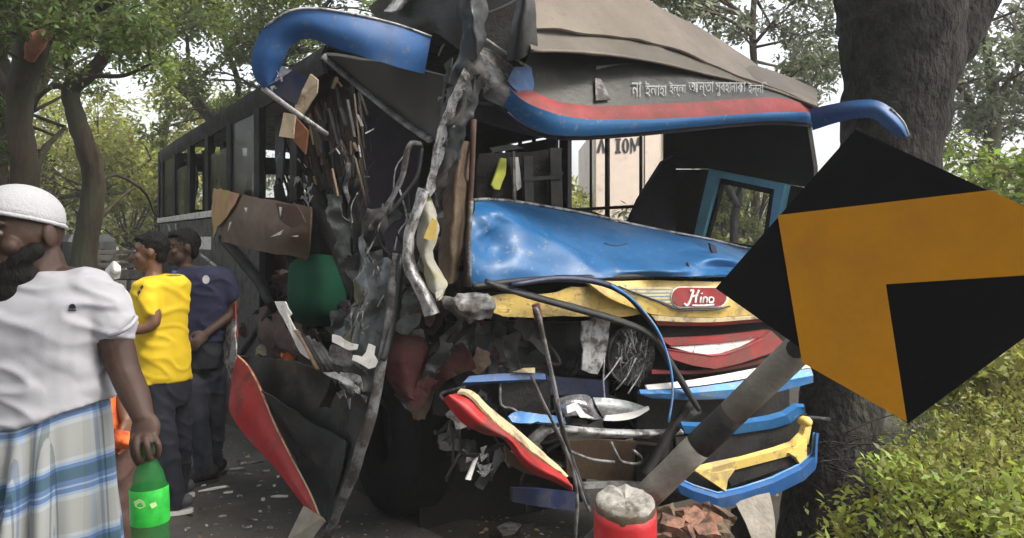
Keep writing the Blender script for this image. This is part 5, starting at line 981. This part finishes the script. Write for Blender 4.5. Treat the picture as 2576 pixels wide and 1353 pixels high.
# splintered timber and a grey sheet at the foot of the tree
rb2 = random.Random(4)
for k, (x, y, d) in enumerate([(1675, 1290, 3.85), (1710, 1296, 3.9), (1745, 1306, 3.85), (1785, 1308, 3.9), (1818, 1298, 4.0), (1690, 1325, 3.75), (1730, 1338, 3.75), (1775, 1342, 3.75), (1815, 1336, 3.85), (1760, 1282, 4.0), (1660, 1345, 3.75)]):
    bm = bmesh.new(); bmesh.ops.create_cube(bm, size=1); bmesh.ops.subdivide_edges(bm, edges=bm.edges[:], cuts=2, use_grid_fill=True)
    mx = Matrix.Rotation(rb2.uniform(-.5, .5), 3, 'X') @ Matrix.Rotation(rb2.uniform(-.4, .4), 3, 'Y') @ Matrix.Rotation(rb2.uniform(0, 3), 3, 'Z'); c = P(x, y, d)
    for v in bm.verts: v.co = crumple(c + mx @ Vector((v.co.x * rb2.uniform(.105, .12), v.co.y * .075, v.co.z * .06)), .013, 16, k)
    me = bpy.data.meshes.new('m'); bm.to_mesh(me); bm.free()
    put('broken_brick', me, 'brickred' if k % 4 else 'column', None, 'broken reddish brick in the rubble between the red post and the tree', 'brick', 'broken bricks behind the red post')
mound = [(x, y) for x in np.linspace(.65, 1.3, 10) for y in np.linspace(3.6, 4.4, 8)]
V = [Vector((x, y, gz(x, y) - .06 + max(0, 1 - ((x - .93) / .36) ** 2 - ((y - 3.95) / .42) ** 2) * .42 + .03 * noise.noise(Vector((x * 9, y * 9, 0))))) for x, y in mound]
put('rubble_mound', mesh(V, [(a * 8 + b, (a + 1) * 8 + b, (a + 1) * 8 + b + 1, a * 8 + b + 1) for a in range(9) for b in range(7)], True), 'soil', kind='structure')
gs = root('metal_sheet', 'dull grey metal sheet leaning below the bumper corner', 'metal sheet', P(1900, 1340, 4.3))
poly('sheet', dp([(1848, 1264, 4.3), (1900, 1247, 4.32), (1936, 1240, 4.34), (1948, 1300, 4.26), (1952, 1366, 4.2), (1896, 1366, 4.18), (1872, 1310, 4.24)]), 'post_white', gs, .008, 2, .008)
poly('sheet', dp([(1838, 1280, 4.32), (1855, 1275, 4.3), (1905, 1362, 4.22), (1838, 1362, 4.27)]), 'black', gs, .01)
# shards on the asphalt
def shard(px, py, l, wd, an, mat_, lab, grp=None, name='shard'):
    d = 1.6 * FL / (py - CY); c = P(px, py, d); c.z = .012 + (0 if sdist(c.x, c.y) < .2 else gz(c.x, c.y)); a = Vector((math.cos(an), math.sin(an), .0)); b = Vector((-a.y, a.x, 0))
    pts = [c - a * l - b * wd, c - a * l * .2 - b * wd * 1.3, c + a * l - b * wd * .4, c + a * l * .9 + b * wd, c - a * l * .3 + b * wd * .8]
    return poly(name, pts, mat_, None, .008, 1, .006, label=lab, cat='debris', group=grp)
shard(535, 1232, .09, .02, .5, 'white_torn', 'long white shard beside the canvas shoe'); shard(510, 1222, .02, .012, .2, 'white_torn', 'small white chip just left of the long shard')
shard(705, 1252, .05, .014, -.1, 'white_torn', 'white sliver lying under the red skirt'); shard(596, 1182, .05, .018, .2, 'pale', 'pale crumpled scrap behind the navy trousers'); shard(640, 1165, .07, .02, .4, 'grey', 'grey scrap near the lower edge of the red skirt')
for (x, y) in ((655, 1290), (662, 1258), (690, 1225), (620, 1330), (600, 1250), (640, 1310), (670, 1185), (612, 1168), (575, 1240), (560, 1300), (680, 1330), (650, 1225), (585, 1195), (520, 1325), (700, 1200), (560, 1160), (625, 1195), (470, 1335)):
    shard(x, y, random.uniform(.012, .03), random.uniform(.006, .014), random.uniform(0, 3), random.choice(['pale', 'white_torn', 'pale']), 'tiny pale fragment scattered on the dark asphalt', 'tiny pale fragments on the asphalt')
shard(1275, 1328, .09, .06, .8, 'grey', 'grey crushed scrap on the ground in front of the bus'); shard(1320, 1305, .03, .02, .3, 'dark', 'dark lump beside the grey crushed scrap')

# ================================================================ PEOPLE
from mathutils.bvhtree import BVHTree
def add_ell(bm, c, f, up, rx, ry, rz, sub=3):
    """Ellipsoid: rx sideways, ry along f, rz along up."""
    f = f.normalized(); s = f.cross(up).normalized(); u = s.cross(f)
    r = bmesh.ops.create_icosphere(bm, subdivisions=sub, radius=1)
    for v in r['verts']: v.co = c + s * v.co.x * rx + f * v.co.y * ry + u * v.co.z * rz
def add_cap(bm, pts, rs, n=14, sub=4):
    V, Fs = tube_data(pts, rs, n, sub); vs_ = [bm.verts.new(v) for v in V]
    for f in Fs: bm.faces.new([vs_[i] for i in f])
    for p, r_ in ((pts[0], rs[0]), (pts[-1], rs[-1])): add_ell(bm, Vector(p), Y_, Z_, r_, r_, r_, 2)
def add_loft(bm, secs, n=28, yaw=0, power=2.3):
    """Stacked oval sections: (centre, half width, half depth, tilt)."""
    ca, sa = math.cos(yaw), math.sin(yaw); rings = []
    for c, hw, hd, tl in secs:
        ring = []
        for j in range(n):
            a = 2 * math.pi * j / n; cx = math.copysign(abs(math.cos(a)) ** (2 / power), math.cos(a)) * hw; sy_ = math.copysign(abs(math.sin(a)) ** (2 / power), math.sin(a)) * hd
            ring.append(bm.verts.new(Vector(c) + Vector((cx * ca - sy_ * sa, cx * sa + sy_ * ca, tl * cx))))
        rings.append(ring)
    for i in range(len(rings) - 1):
        for j in range(n): bm.faces.new((rings[i][j], rings[i][(j + 1) % n], rings[i + 1][(j + 1) % n], rings[i + 1][j]))
    bm.faces.new(rings[0]); bm.faces.new(rings[-1])
def fuse(bm, voxel, smooth=5, fold=0, fsc=(6, 6, 14), seed=0):
    bmesh.ops.recalc_face_normals(bm, faces=bm.faces[:])
    me = bpy.data.meshes.new('t'); bm.to_mesh(me); bm.free(); o = bpy.data.objects.new('t', me); COL.objects.link(o)
    m = o.modifiers.new('r', 'REMESH'); m.mode = 'VOXEL'; m.voxel_size = voxel
    s = o.modifiers.new('s', 'SMOOTH'); s.factor = .5; s.iterations = smooth
    dg = bpy.context.evaluated_depsgraph_get(); out = bpy.data.meshes.new_from_object(o.evaluated_get(dg)); bpy.data.objects.remove(o)
    if fold:
        n = len(out.vertices); nr = [v.normal.copy() for v in out.vertices]
        for v, q in zip(out.vertices, nr):
            p = v.co; w_ = p + noise.noise_vector(p * 4 + Vector((seed, 0, 0))) * .06
            t = noise.noise(Vector((w_.x * fsc[0] + seed, w_.y * fsc[1], w_.z * fsc[2] + w_.x * 5))); t2 = noise.noise(Vector((w_.x * fsc[0] * 2.1, w_.y * fsc[1] * 2.1 + seed, w_.z * fsc[2] * 1.9)))
            v.co = p + q * fold * (max(-.4, .9 - abs(t) * 6) * .7 + t2 * .5)
    out.polygons.foreach_set('use_smooth', np.ones(len(out.polygons), dtype=bool)); return out
def on(o, px, py, off=.002):
    bv = BVHTree.FromPolygons([v.co[:] for v in o.data.vertices], [tuple(p.vertices) for p in o.data.polygons])
    r = _ray(px, py).normalized(); h = bv.ray_cast(Vector((0, 0, H)), r); return (h[0] if h[0] else P(px, py, 3)) - r * off
def head(bm, c, f, s=1.0, up=Z_, jaw=1.0):
    f = f.normalized(); sd_ = f.cross(up).normalized()
    add_ell(bm, c + up * .02 * s - f * .008 * s, f, up, .075 * s, .096 * s, .098 * s); add_ell(bm, c + f * .022 * s - up * .055 * s, f, up, .062 * s, .07 * s, .06 * s); add_ell(bm, c + f * .06 * s - up * .092 * s * jaw, f, up, .036 * s, .034 * s, .024 * s)
    add_cap(bm, [c + f * .09 * s + up * .012 * s, c + f * .1 * s - up * .01 * s, c + f * .112 * s - up * .03 * s], [.009 * s, .011 * s, .016 * s], 10, 3)
    for k in (-1, 1):
        add_ell(bm, c + f * .101 * s - up * .034 * s + sd_ * k * .013 * s, f, up, .01 * s, .012 * s, .009 * s, 2)
        add_ell(bm, c + f * .083 * s + up * .03 * s + sd_ * k * .03 * s, f, up, .028 * s, .014 * s, .009 * s, 2)
        add_ell(bm, c + f * .066 * s - up * .025 * s + sd_ * k * .042 * s, f, up, .022 * s, .022 * s, .022 * s, 2)
        add_ell(bm, c - f * .012 * s - up * .008 * s + sd_ * k * .079 * s, f, up, .011 * s, .02 * s, .032 * s, 2)
    add_ell(bm, c + f * .09 * s - up * .062 * s, f, up, .024 * s, .012 * s, .009 * s, 2); add_ell(bm, c + f * .088 * s - up * .073 * s, f, up, .021 * s, .011 * s, .008 * s, 2)
def face(o, c, f, s=1.0, up=Z_):
    f = f.normalized(); sd_ = f.cross(up).normalized()
    for k in (-1, 1):
        bm = bmesh.new(); ec = c + f * .084 * s + up * .008 * s + sd_ * k * .031 * s; add_ell(bm, ec, f, up, .0135 * s, .011 * s, .009 * s, 2)
        me = bpy.data.meshes.new('m'); bm.to_mesh(me); bm.free(); e = put('eye', me, 'eye', o)
        bm = bmesh.new(); add_ell(bm, ec + f * .0085 * s, f, up, .005 * s, .003 * s, .005 * s, 2); me = bpy.data.meshes.new('m'); bm.to_mesh(me); bm.free(); put('iris', me, 'pupil', e)
    for k in (-1, 1):
        bm = bmesh.new(); add_cap(bm, [c + f * .097 * s + up * .033 * s + sd_ * k * .014 * s, c + f * .092 * s + up * .039 * s + sd_ * k * .032 * s, c + f * .078 * s + up * .033 * s + sd_ * k * .05 * s], [.005 * s, .006 * s, .003 * s], 6, 3); me = bpy.data.meshes.new('m'); bm.to_mesh(me); bm.free(); put('eyebrow', me, 'hair', o)
    bm = bmesh.new(); add_ell(bm, c + f * .0975 * s - up * .067 * s, f, up, .02 * s, .007 * s, .0065 * s, 2); me = bpy.data.meshes.new('m'); bm.to_mesh(me); bm.free(); put('lips', me, 'lip', o)
def hand(bm, wr, d, pn, s=1.0, curl=.5, side=1):
    """Palm and five fingers from the wrist along d; pn is the way the palm faces; side picks where the thumb leaves."""
    d = d.normalized(); pn = (pn - d * pn.dot(d)).normalized(); ac = d.cross(pn) * side
    add_ell(bm, wr + d * .048 * s, d, pn, .04 * s, .052 * s, .016 * s, 3)
    add_cap(bm, [wr - d * .01 * s, wr + d * .03 * s], [.024 * s, .022 * s], 10, 1)
    for k, (off, l) in enumerate(((-.03, .07), (-.01, .08), (.011, .075), (.03, .06))):
        p = wr + d * .09 * s + ac * off * s; a = curl * (1 + .12 * k); q = [p]; dd = d.copy()
        for seg in (.45, .32, .25):
            dd = (dd * math.cos(a) + pn * math.sin(a)).normalized(); q.append(q[-1] + dd * l * seg * s)
            pn2 = (pn - dd * pn.dot(dd)); pn_ = pn2.normalized() if pn2.length > 1e-3 else pn
            dd = (dd * math.cos(a * .3) + pn_ * math.sin(a * .3)).normalized()
        add_cap(bm, q, [.0098 * s, .009 * s, .0082 * s, .007 * s], 8, 2)
    t = wr + d * .025 * s - ac * .03 * s
    add_cap(bm, [t, t - ac * .022 * s + d * .026 * s + pn * .01 * s, t - ac * .022 * s + d * .055 * s + pn * .022 * s, t - ac * .012 * s + d * .078 * s + pn * .03 * s], [.015 * s, .013 * s, .0105 * s, .008 * s], 8, 2)
# ---------------------------------------------------------------- man with the white cap
J = lambda x, y, dd=0: P(x, y, 2.0 + dd)
hc = J(56, 592, .03); hf = Vector((-.36, -.93, -.08)); hup = (Z_ + Vector((-.12, -.05, 0))).normalized()
man = root('person', 'man in white skullcap, white tee and blue checked lungi holding a green bottle', 'person', (P(100, 600, 2.05).x, 2.05, 0))
bm = bmesh.new(); head(bm, hc, hf, 1.03, hup)
add_cap(bm, [J(95, 650, .06), J(108, 700, .06), J(112, 760, .06)], [.06, .062, .075])
add_cap(bm, [J(105, 720, .06), J(190, 725, .06), J(248, 752, .06)], [.055, .055, .058]); add_cap(bm, [J(105, 720, .06), J(10, 735, .06), J(-50, 760, .06)], [.055, .055, .058])
add_loft(bm, [(J(105, 750, .06), .15, .085, 0), (J(102, 850, .06), .145, .1, 0), (J(98, 960, .06), .14, .1, 0), (J(100, 1060, .06), .145, .11, 0), (J(100, 1160, .06), .15, .115, 0)])
ar = [J(256, 760, .05), J(288, 850, .04), J(314, 935, .03), J(340, 995, .0), J(360, 1048, -.03)]
add_cap(bm, ar, [.055, .044, .038, .036, .027])
add_cap(bm, [J(-60, 770, .05), J(-110, 930, .06), J(-90, 1080, .0)], [.055, .04, .028]); hand(bm, J(-90, 1080, .0), Vector((.1, 0, -1)), Vector((1, 0, 0)), 1.0, .4, 1)
for x, k in ((40, -1), (165, 1)):
    add_cap(bm, [J(x, 1130, .06), P(x + k * 4, 1600, 2.04), P(x + k * 4, 2060, 2.08)], [.085, .055, .04]); a = P(x + k * 4, 2060, 2.08); a.z = .05; add_cap(bm, [a + Vector((0, .03, .04)), a, a + Vector((k * .02, -.16, -.015))], [.04, .042, .032])
# the hand that closes round the neck of the bottle
bt = J(371, 1128, -.05)                    # where the fingers hold it
wr = J(360, 1048, -.03)
add_ell(bm, J(367, 1078, -.04), Vector((.15, -.25, -1)), X_, .02, .042, .036, 3)
for k, a in enumerate((-2.75, -1.95, -1.15, -.35)):
    r_ = .021; kn = J(366, 1088, -.045) + Vector((math.cos(a) * .026, math.sin(a) * .026, -.008)); e1 = bt + Vector((math.cos(a) * .034, math.sin(a) * .034, .012)); e2 = bt + Vector((math.cos(a + .1) * .03, math.sin(a + .1) * .03, -.014)); e3 = bt + Vector((math.cos(a + .25) * .022, math.sin(a + .25) * .022, -.034 + .006 * k))
    add_cap(bm, [kn, e1, e2, e3], [.0095, .0085, .008, .007], 8, 3)
add_cap(bm, [J(350, 1070, -.035), bt + Vector((-.036, .012, .03)), bt + Vector((-.032, .02, .0)), bt + Vector((-.02, .022, -.022))], [.016, .0135, .011, .0085], 8, 3)
body = put('body', fuse(bm, .0042, 3), 'skin_dark', man); face(body, hc, hf, 1.03, hup)
# cap: a rounded crown with a straight rim, tipped with the head
capb = bmesh.new(); capup = (hup + Vector((.24, .2, 0))).normalized(); cc = hc + hup * .036 - hf.normalized() * .004
r = bmesh.ops.create_uvsphere(capb, u_segments=40, v_segments=20, radius=1)
bmesh.ops.bisect_plane(capb, geom=capb.verts[:] + capb.edges[:] + capb.faces[:], plane_co=(0, 0, .02), plane_no=(0, 0, -1), clear_outer=True)
fh = (hf - capup * hf.dot(capup)).normalized(); sh = fh.cross(capup)
for v in capb.verts: v.co = cc + sh * v.co.x * .087 + fh * v.co.y * .107 + capup * (math.copysign(abs(v.co.z) ** .8, v.co.z) * .094)
me = bpy.data.meshes.new('m'); capb.to_mesh(me); capb.free(); me.polygons.foreach_set('use_smooth', np.ones(len(me.polygons), dtype=bool))
cp = put('skullcap', me, 'cap', man); sm = cp.modifiers.new('s', 'SOLIDIFY'); sm.thickness = .005
tube('cap_rim', [cc + sh * .0885 * math.cos(a) + fh * .1085 * math.sin(a) + capup * .004 for a in [2 * math.pi * i / 24 for i in range(25)]], .0055, 'cap', cp, 6, 2)
bm = bmesh.new(); hs_ = hf.cross(hup).normalized()
for k in range(-4, 5):
    a = k * .27; p = hc + hs_ * math.sin(a) * .07 * 1.1 + hf.normalized() * (math.cos(a) * .08 - .012) - hup * (.088 - .034 * abs(k) / 4 * 1.3); add_ell(bm, p, hf, hup, .026, .026, .036 - .003 * abs(k), 2)
add_ell(bm, hc + hf.normalized() * .068 - hup * .135, hf, hup, .045, .036, .045, 2); add_ell(bm, hc + hf.normalized() * .04 - hup * .1, hf, hup, .066, .06, .042, 3); add_ell(bm, hc + hf.normalized() * .094 - hup * .05, hf, hup, .032, .012, .008, 2)
put('beard', fuse(bm, .006, 6, .0012, (60, 60, 30)), 'hair', man)
# tee
bm = bmesh.new()
add_loft(bm, [(J(118, 688, .06), .075, .065, .15), (J(112, 712, .06), .14, .095, .1), (J(104, 748, .055), .2, .115, 0), (J(100, 800, .05), .182, .128, 0), (J(98, 880, .05), .17, .132, -.04), (J(98, 960, .05), .172, .136, .1), (J(104, 1050, .05), .178, .142, .28)])
add_cap(bm, [J(215, 742, .05), J(252, 768, .05), J(288, 815, .045)], [.078, .07, .06]); add_cap(bm, [J(-10, 742, .05), J(-50, 775, .05), J(-80, 830, .05)], [.075, .068, .06])
tee = put('tee_shirt', fuse(bm, .006, 6, .009, (4, 4, 15), 3), 'tee_white', man)
tube('cuff', [J(x, y, d) for x, y, d in ((252, 832, .04), (280, 842, -.015), (318, 826, -.02), (342, 800, .03), (330, 795, .1))], .006, 'tee_white', tee, 6, 4)
em = [(188 + dx, 775 + dy) for dx, dy in ((0, 0),)]
poly('emblem', [on(tee, x, y, .004) for x, y in ((173, 776), (175, 768), (180, 765), (186, 765), (190, 769), (191, 776))], 'letter', tee, .003); poly('emblem', [on(tee, x, y, .004) for x, y in ((172, 779), (192, 779), (192, 782), (172, 782))], 'letter', tee, .003)
# lungi with gathered pleats in front
nseg, nrow = 220, 60; V, Fs = [], []; uvs = []
for i in range(nrow):
    t = i / (nrow - 1); z_ = 1.16 + (.16 - 1.16) * t; cx_ = P(106, 600, 2.05).x + .006 * t; hw = .158 + .055 * t ** .7; hd = .122 + .06 * t ** .7
    for j in range(nseg):
        a = 2 * math.pi * j / nseg; fr_ = math.exp(-((a - 1.5 * math.pi) / .5) ** 2)
        pl_ = fr_ * (.056 * math.sin((a - 4.75) * (19 - 5 * t) + 1.2 * math.sin(3 * t)) * min(1, .04 + t * 2.6)) + (.012 * noise.noise(Vector((math.cos(a) * 3, math.sin(a) * 3, t * 3))) + .008 * math.sin(a * 9 + 4 * t)) * min(1, t * 3)
        V.append(Vector((cx_ + math.cos(a) * (hw + pl_), 2.05 + math.sin(a) * (hd + pl_), z_ + .025 * math.cos(a) * (1 - t)))); uvs.append((a * .19 + pl_ * 2.5, (1 - t) * 1.055 + .03 * math.sin(a * 2 + 1) * t + fr_ * .03))
for i in range(nrow - 1):
    for j in range(nseg): a = i * nseg + j; b = i * nseg + (j + 1) % nseg; Fs.append((a, b, b + nseg, a + nseg))
me = mesh(V, Fs, True); ul = me.uv_layers.new(name='cloth')
for lp in me.loops: ul.data[lp.index].uv = uvs[lp.vertex_index]
lu = put('lungi', me, 'plaid', man); so = lu.modifiers.new('s', 'SOLIDIFY'); so.thickness = .004
# bottle held upright by the neck
bot = root('bottle', 'large green plastic bottle with a bright green label in the hand', 'bottle', bt - Vector((0, 0, .33)))
bax = Vector((-.03, -.02, 1)).normalized(); b0 = bt - bax * .335
put('bottle_body', lathe([(0, 0), (.03, .0), (.042, .008), (.044, .03), (.041, .06), (.044, .09), (.044, .2), (.043, .235), (.034, .275), (.02, .305), (.014, .33), (.0135, .35)], b0, bax, 32), 'pet', bot)
put('label_band', lathe([(.0448, .155), (.0452, .157), (.0452, .238), (.044, .242)], b0, bax, 32), 'pet_label', bot)
put('cap', lathe([(0, .372), (.015, .372), (.0165, .368), (.0165, .35), (.0145, .348)], b0, bax, 20), 'white', bot)
lb = bpy.data.objects['label_band']
for pts in ([(336, 1262), (350, 1255), (362, 1262), (366, 1274), (352, 1280), (340, 1274)], [(376, 1268), (392, 1262), (396, 1272), (382, 1280)]): poly('label_print', [on(lb, x, y, .0012) for x, y in pts], 'lab_white', lb, .0006)

# ---------------------------------------------------------------- the others
def human(label, s, base_d, hx, hy, f, tw, shirt, pants, skin, arms, legs, hips, sleeve=.62, yaw=0, foldseed=1, name_top='tee_shirt', hair=True, skirt=False, vox=.011, neckx=None, shoes='shoe'):
    K = lambda x, y, dd=0: P(x, y, base_d + dd)
    c = K(hx, hy); f = Vector(f).normalized(); g = K(hips[0], hips[1])
    t = root('person', label, 'person', (g.x, g.y, 0)); bm = bmesh.new(); head(bm, c, f, s)
    nk = c - Z_ * .16 * s - f * .02 * s; ch = K(*tw[0][:2])
    add_cap(bm, [c - Z_ * .07 * s - f * .02 * s, nk, nk - Z_ * .06 * s], [.05 * s, .05 * s, .062 * s], 12, 2)
    add_loft(bm, [(K(x, y), hw * .85, hd * .85, 0) for x, y, hw, hd in tw], yaw=yaw)
    for a in arms:
        add_cap(bm, [K(*p) for p in a], [.048 * s, .038 * s, .027 * s][:len(a)] if len(a) == 3 else [.048 * s] * len(a), 12, 4)
        w_ = K(*a[-1]); d_ = w_ - K(*a[-2]); hand(bm, w_, d_, Vector((-.4, -.2, -.4)), s, .45, 1)
    for l in legs: add_cap(bm, [K(*p) for p in l], [.078 * s, .052 * s, .036 * s], 12, 4)
    body = put('body', fuse(bm, vox * .8, 3), skin, t); face(body, c, f, s)
    if hair:
        bm = bmesh.new(); add_ell(bm, c + Z_ * .036 * s - f * .022 * s, f, Z_, .082 * s, .098 * s, .092 * s); add_ell(bm, c + Z_ * .085 * s + f * .045 * s, f, Z_, .062 * s, .045 * s, .028 * s); add_ell(bm, c - Z_ * .03 * s - f * .06 * s, f, Z_, .066 * s, .042 * s, .055 * s)
        put('hair', fuse(bm, .007, 2, .006, (45, 45, 30), foldseed), 'hair', t)
    bm = bmesh.new(); add_loft(bm, [(K(x, y), hw, hd, 0) for x, y, hw, hd in tw], yaw=yaw)
    for a in arms:
        sh_, el = K(*a[0]), K(*a[1]); e = sh_ + (el - sh_) * sleeve; add_cap(bm, [sh_ * .85 + K(tw[1][0], tw[1][1]) * .15, (sh_ + e) / 2, e], [.068 * s, .065 * s, .058 * s], 14, 3)
    top = put(name_top, fuse(bm, vox, 5, .009, (5, 5, 11), foldseed), shirt, t)
    bm = bmesh.new()
    if skirt:
        add_loft(bm, [(K(hips[0], hips[1] - 10), .15 * s, .12 * s, 0), (K(hips[0], hips[1] + 150), .19 * s, .15 * s, 0), (K(legs[0][-1][0], legs[0][-1][1] - 30), .18 * s, .15 * s, 0)], yaw=yaw)
    else:
        x0, y0, hw, hd = tw[-1]; add_loft(bm, [(K(x0, y0 - 40), hw * .9, hd * .9, 0), (K(hips[0], hips[1]), hw * .95, hd * .98, 0), (K(hips[0], hips[1] + 45), hw * .85, hd * .9, 0)], yaw=yaw)
        for l in legs: add_cap(bm, [K(*l[0]), K(*l[1]), K(*l[2])], [.092 * s, .07 * s, .06 * s], 14, 4)
    put('lungi' if skirt else 'trousers', fuse(bm, vox, 4, .009, (5, 5, 9), foldseed + 2), pants, t)
    for l in legs:
        a = K(*l[2]); a.z = .055; ff = Vector((f.x, f.y, 0)).normalized()
        bm = bmesh.new(); add_cap(bm, [a - ff * .05 * s + Z_ * .02, a + ff * .05 * s + Z_ * .012, a + ff * .15 * s - Z_ * .008], [.045 * s, .045 * s, .038 * s], 12, 3); sho = put('shoe', fuse(bm, .008, 3), shoes, t)
        n = ff.cross(Z_); pts = [a + ff * (.05 + .145 * math.cos(q)) * s + n * .05 * s * math.sin(q) for q in [i * math.pi / 8 for i in range(16)]]
        poly('sole', [Vector((p.x, p.y, .028)) for p in pts], 'sole' if shoes == 'shoe' else 'rubber', sho, .024)
    return t, top
boy, btop = human('boy in bright yellow tee and dark jeans looking left past the bus', .93, 4.7, 378, 632, (-.93, -.25, -.08), [(418, 692, .1, .085), (408, 712, .17, .115), (402, 760, .165, .125), (405, 830, .15, .12), (412, 900, .15, .125), (414, 958, .155, .13)], 'tee_yellow', 'trousers', 'skin',
    [[(372, 730, -.12), (388, 812, -.16), (322, 835, -.2)], [(440, 728, .14), (440, 830, .18), (400, 900, .1)]], [[(436, 985, .08), (456, 1110, .12), (452, 1232, .2)], [(396, 985, -.05), (418, 1120, -.1), (446, 1262, -.08)]], (414, 975), yaw=.7, foldseed=4)
for x, y in ((345, 735), (352, 722), (343, 748)): poly('print_mark', [on(btop, x, y, .004), on(btop, x + 6, y - 6, .004), on(btop, x + 8, y, .004), on(btop, x + 2, y + 7, .004)], 'letter', btop, .003)
nav, ntop = human('man in navy tee with pale collar standing close to the torn bus side', 1.0, 5.25, 458, 622, (-.75, -.62, -.05), [(505, 670, .11, .09), (512, 690, .19, .12), (512, 740, .19, .13), (508, 800, .17, .125), (502, 860, .165, .125)], 'tee_navy', 'trousers', 'skin_dark',
    [[(568, 700, -.02), (590, 775, .0), (520, 838, -.14)], [(462, 705, .0), (455, 790, -.02), (470, 850, -.06)]], [[(536, 890, .04), (542, 1040, 0.06), (536, 1160, .1)], [(478, 890, 0), (494, 1040, -.08), (515, 1185, -.06)]], (503, 880), sleeve=.6, foldseed=8, shoes='black')
bc = [on(ntop, 518 + 9 * math.cos(i * math.pi / 6), 703 + 11 * math.sin(i * math.pi / 6), .005) for i in range(12)]
poly('badge', bc, 'shawl', ntop, .004)
nkc = P(458, 622, 5.25) - Z_ * .155 + Vector((.012, .01, 0))
put('collar', lathe([(.082, -.022), (.078, .012), (.066, .022), (.062, .0), (.07, -.02)], nkc, (Z_ + Vector((-.12, -.25, 0))), 24), 'collar', ntop)
org, otop = human('person in orange top and brown lungi half hidden behind the white tee', .97, 3.1, 78, 640, (.2, -.97, 0), [(150, 740, .11, .09), (175, 770, .2, .12), (190, 860, .18, .13), (205, 960, .17, .13), (215, 1060, .165, .13), (222, 1130, .17, .135)], 'orange', 'brown', 'skin', [[(290, 800, 0), (300, 930, .0), (318, 1050, -.05)], [(60, 800, 0), (40, 930, 0), (60, 1050, 0)]], [[(260, 1160, 0), (275, 1400, -.02), (285, 1590, 0)], [(200, 1160, 0), (205, 1400, 0), (205, 1590, 0)]], (232, 1120), sleeve=.6, foldseed=12, skirt=True, name_top='shirt')
sheet('shawl', [dp([(215, 700, 3.12), (262, 700, 3.0), (300, 716, 3.02)]), dp([(225, 740, 3.0), (282, 728, 2.92), (326, 742, 2.98)]), dp([(250, 800, 2.95), (300, 800, 2.9), (340, 792, 2.98)])], 'shawl', org, .01, 5, amp=.012, sc=7)
sheet('shawl', [dp([(266, 676, 3.1), (284, 656, 3.0), (304, 668, 3.05)]), dp([(262, 690, 3.05), (286, 680, 2.96), (304, 684, 3.0)]), dp([(262, 706, 3.05), (286, 704, 3.0), (302, 700, 3.03)])], 'white', org, .02, 4, amp=.006)
sheet('sash', [dp([(258, 1085, 2.98), (300, 1080, 2.9), (340, 1090, 2.92)]), dp([(262, 1110, 2.94), (304, 1108, 2.86), (342, 1112, 2.9)]), dp([(270, 1132, 2.96), (306, 1130, 2.9), (340, 1124, 2.93)])], 'orange', org, .01, 4, amp=.012, sc=9)

# ================================================================ AIR
hz = put('haze', boxm(Vector((0, 5, 5.6)), X_, Y_, Z_, 185, 185, 7.4, 0), None, kind='stuff')
hm_ = bpy.data.materials.new('haze'); hm_.use_nodes = True; hn = hm_.node_tree; hn.nodes.clear()
pv = hn.nodes.new('ShaderNodeVolumePrincipled'); pv.inputs['Color'].default_value = (.93, .95, .93, 1); pv.inputs['Density'].default_value = .0036; pv.inputs['Anisotropy'].default_value = .2
ho_ = hn.nodes.new('ShaderNodeOutputMaterial'); hn.links.new(pv.outputs[0], ho_.inputs['Volume']); hz.data.materials.append(hm_)
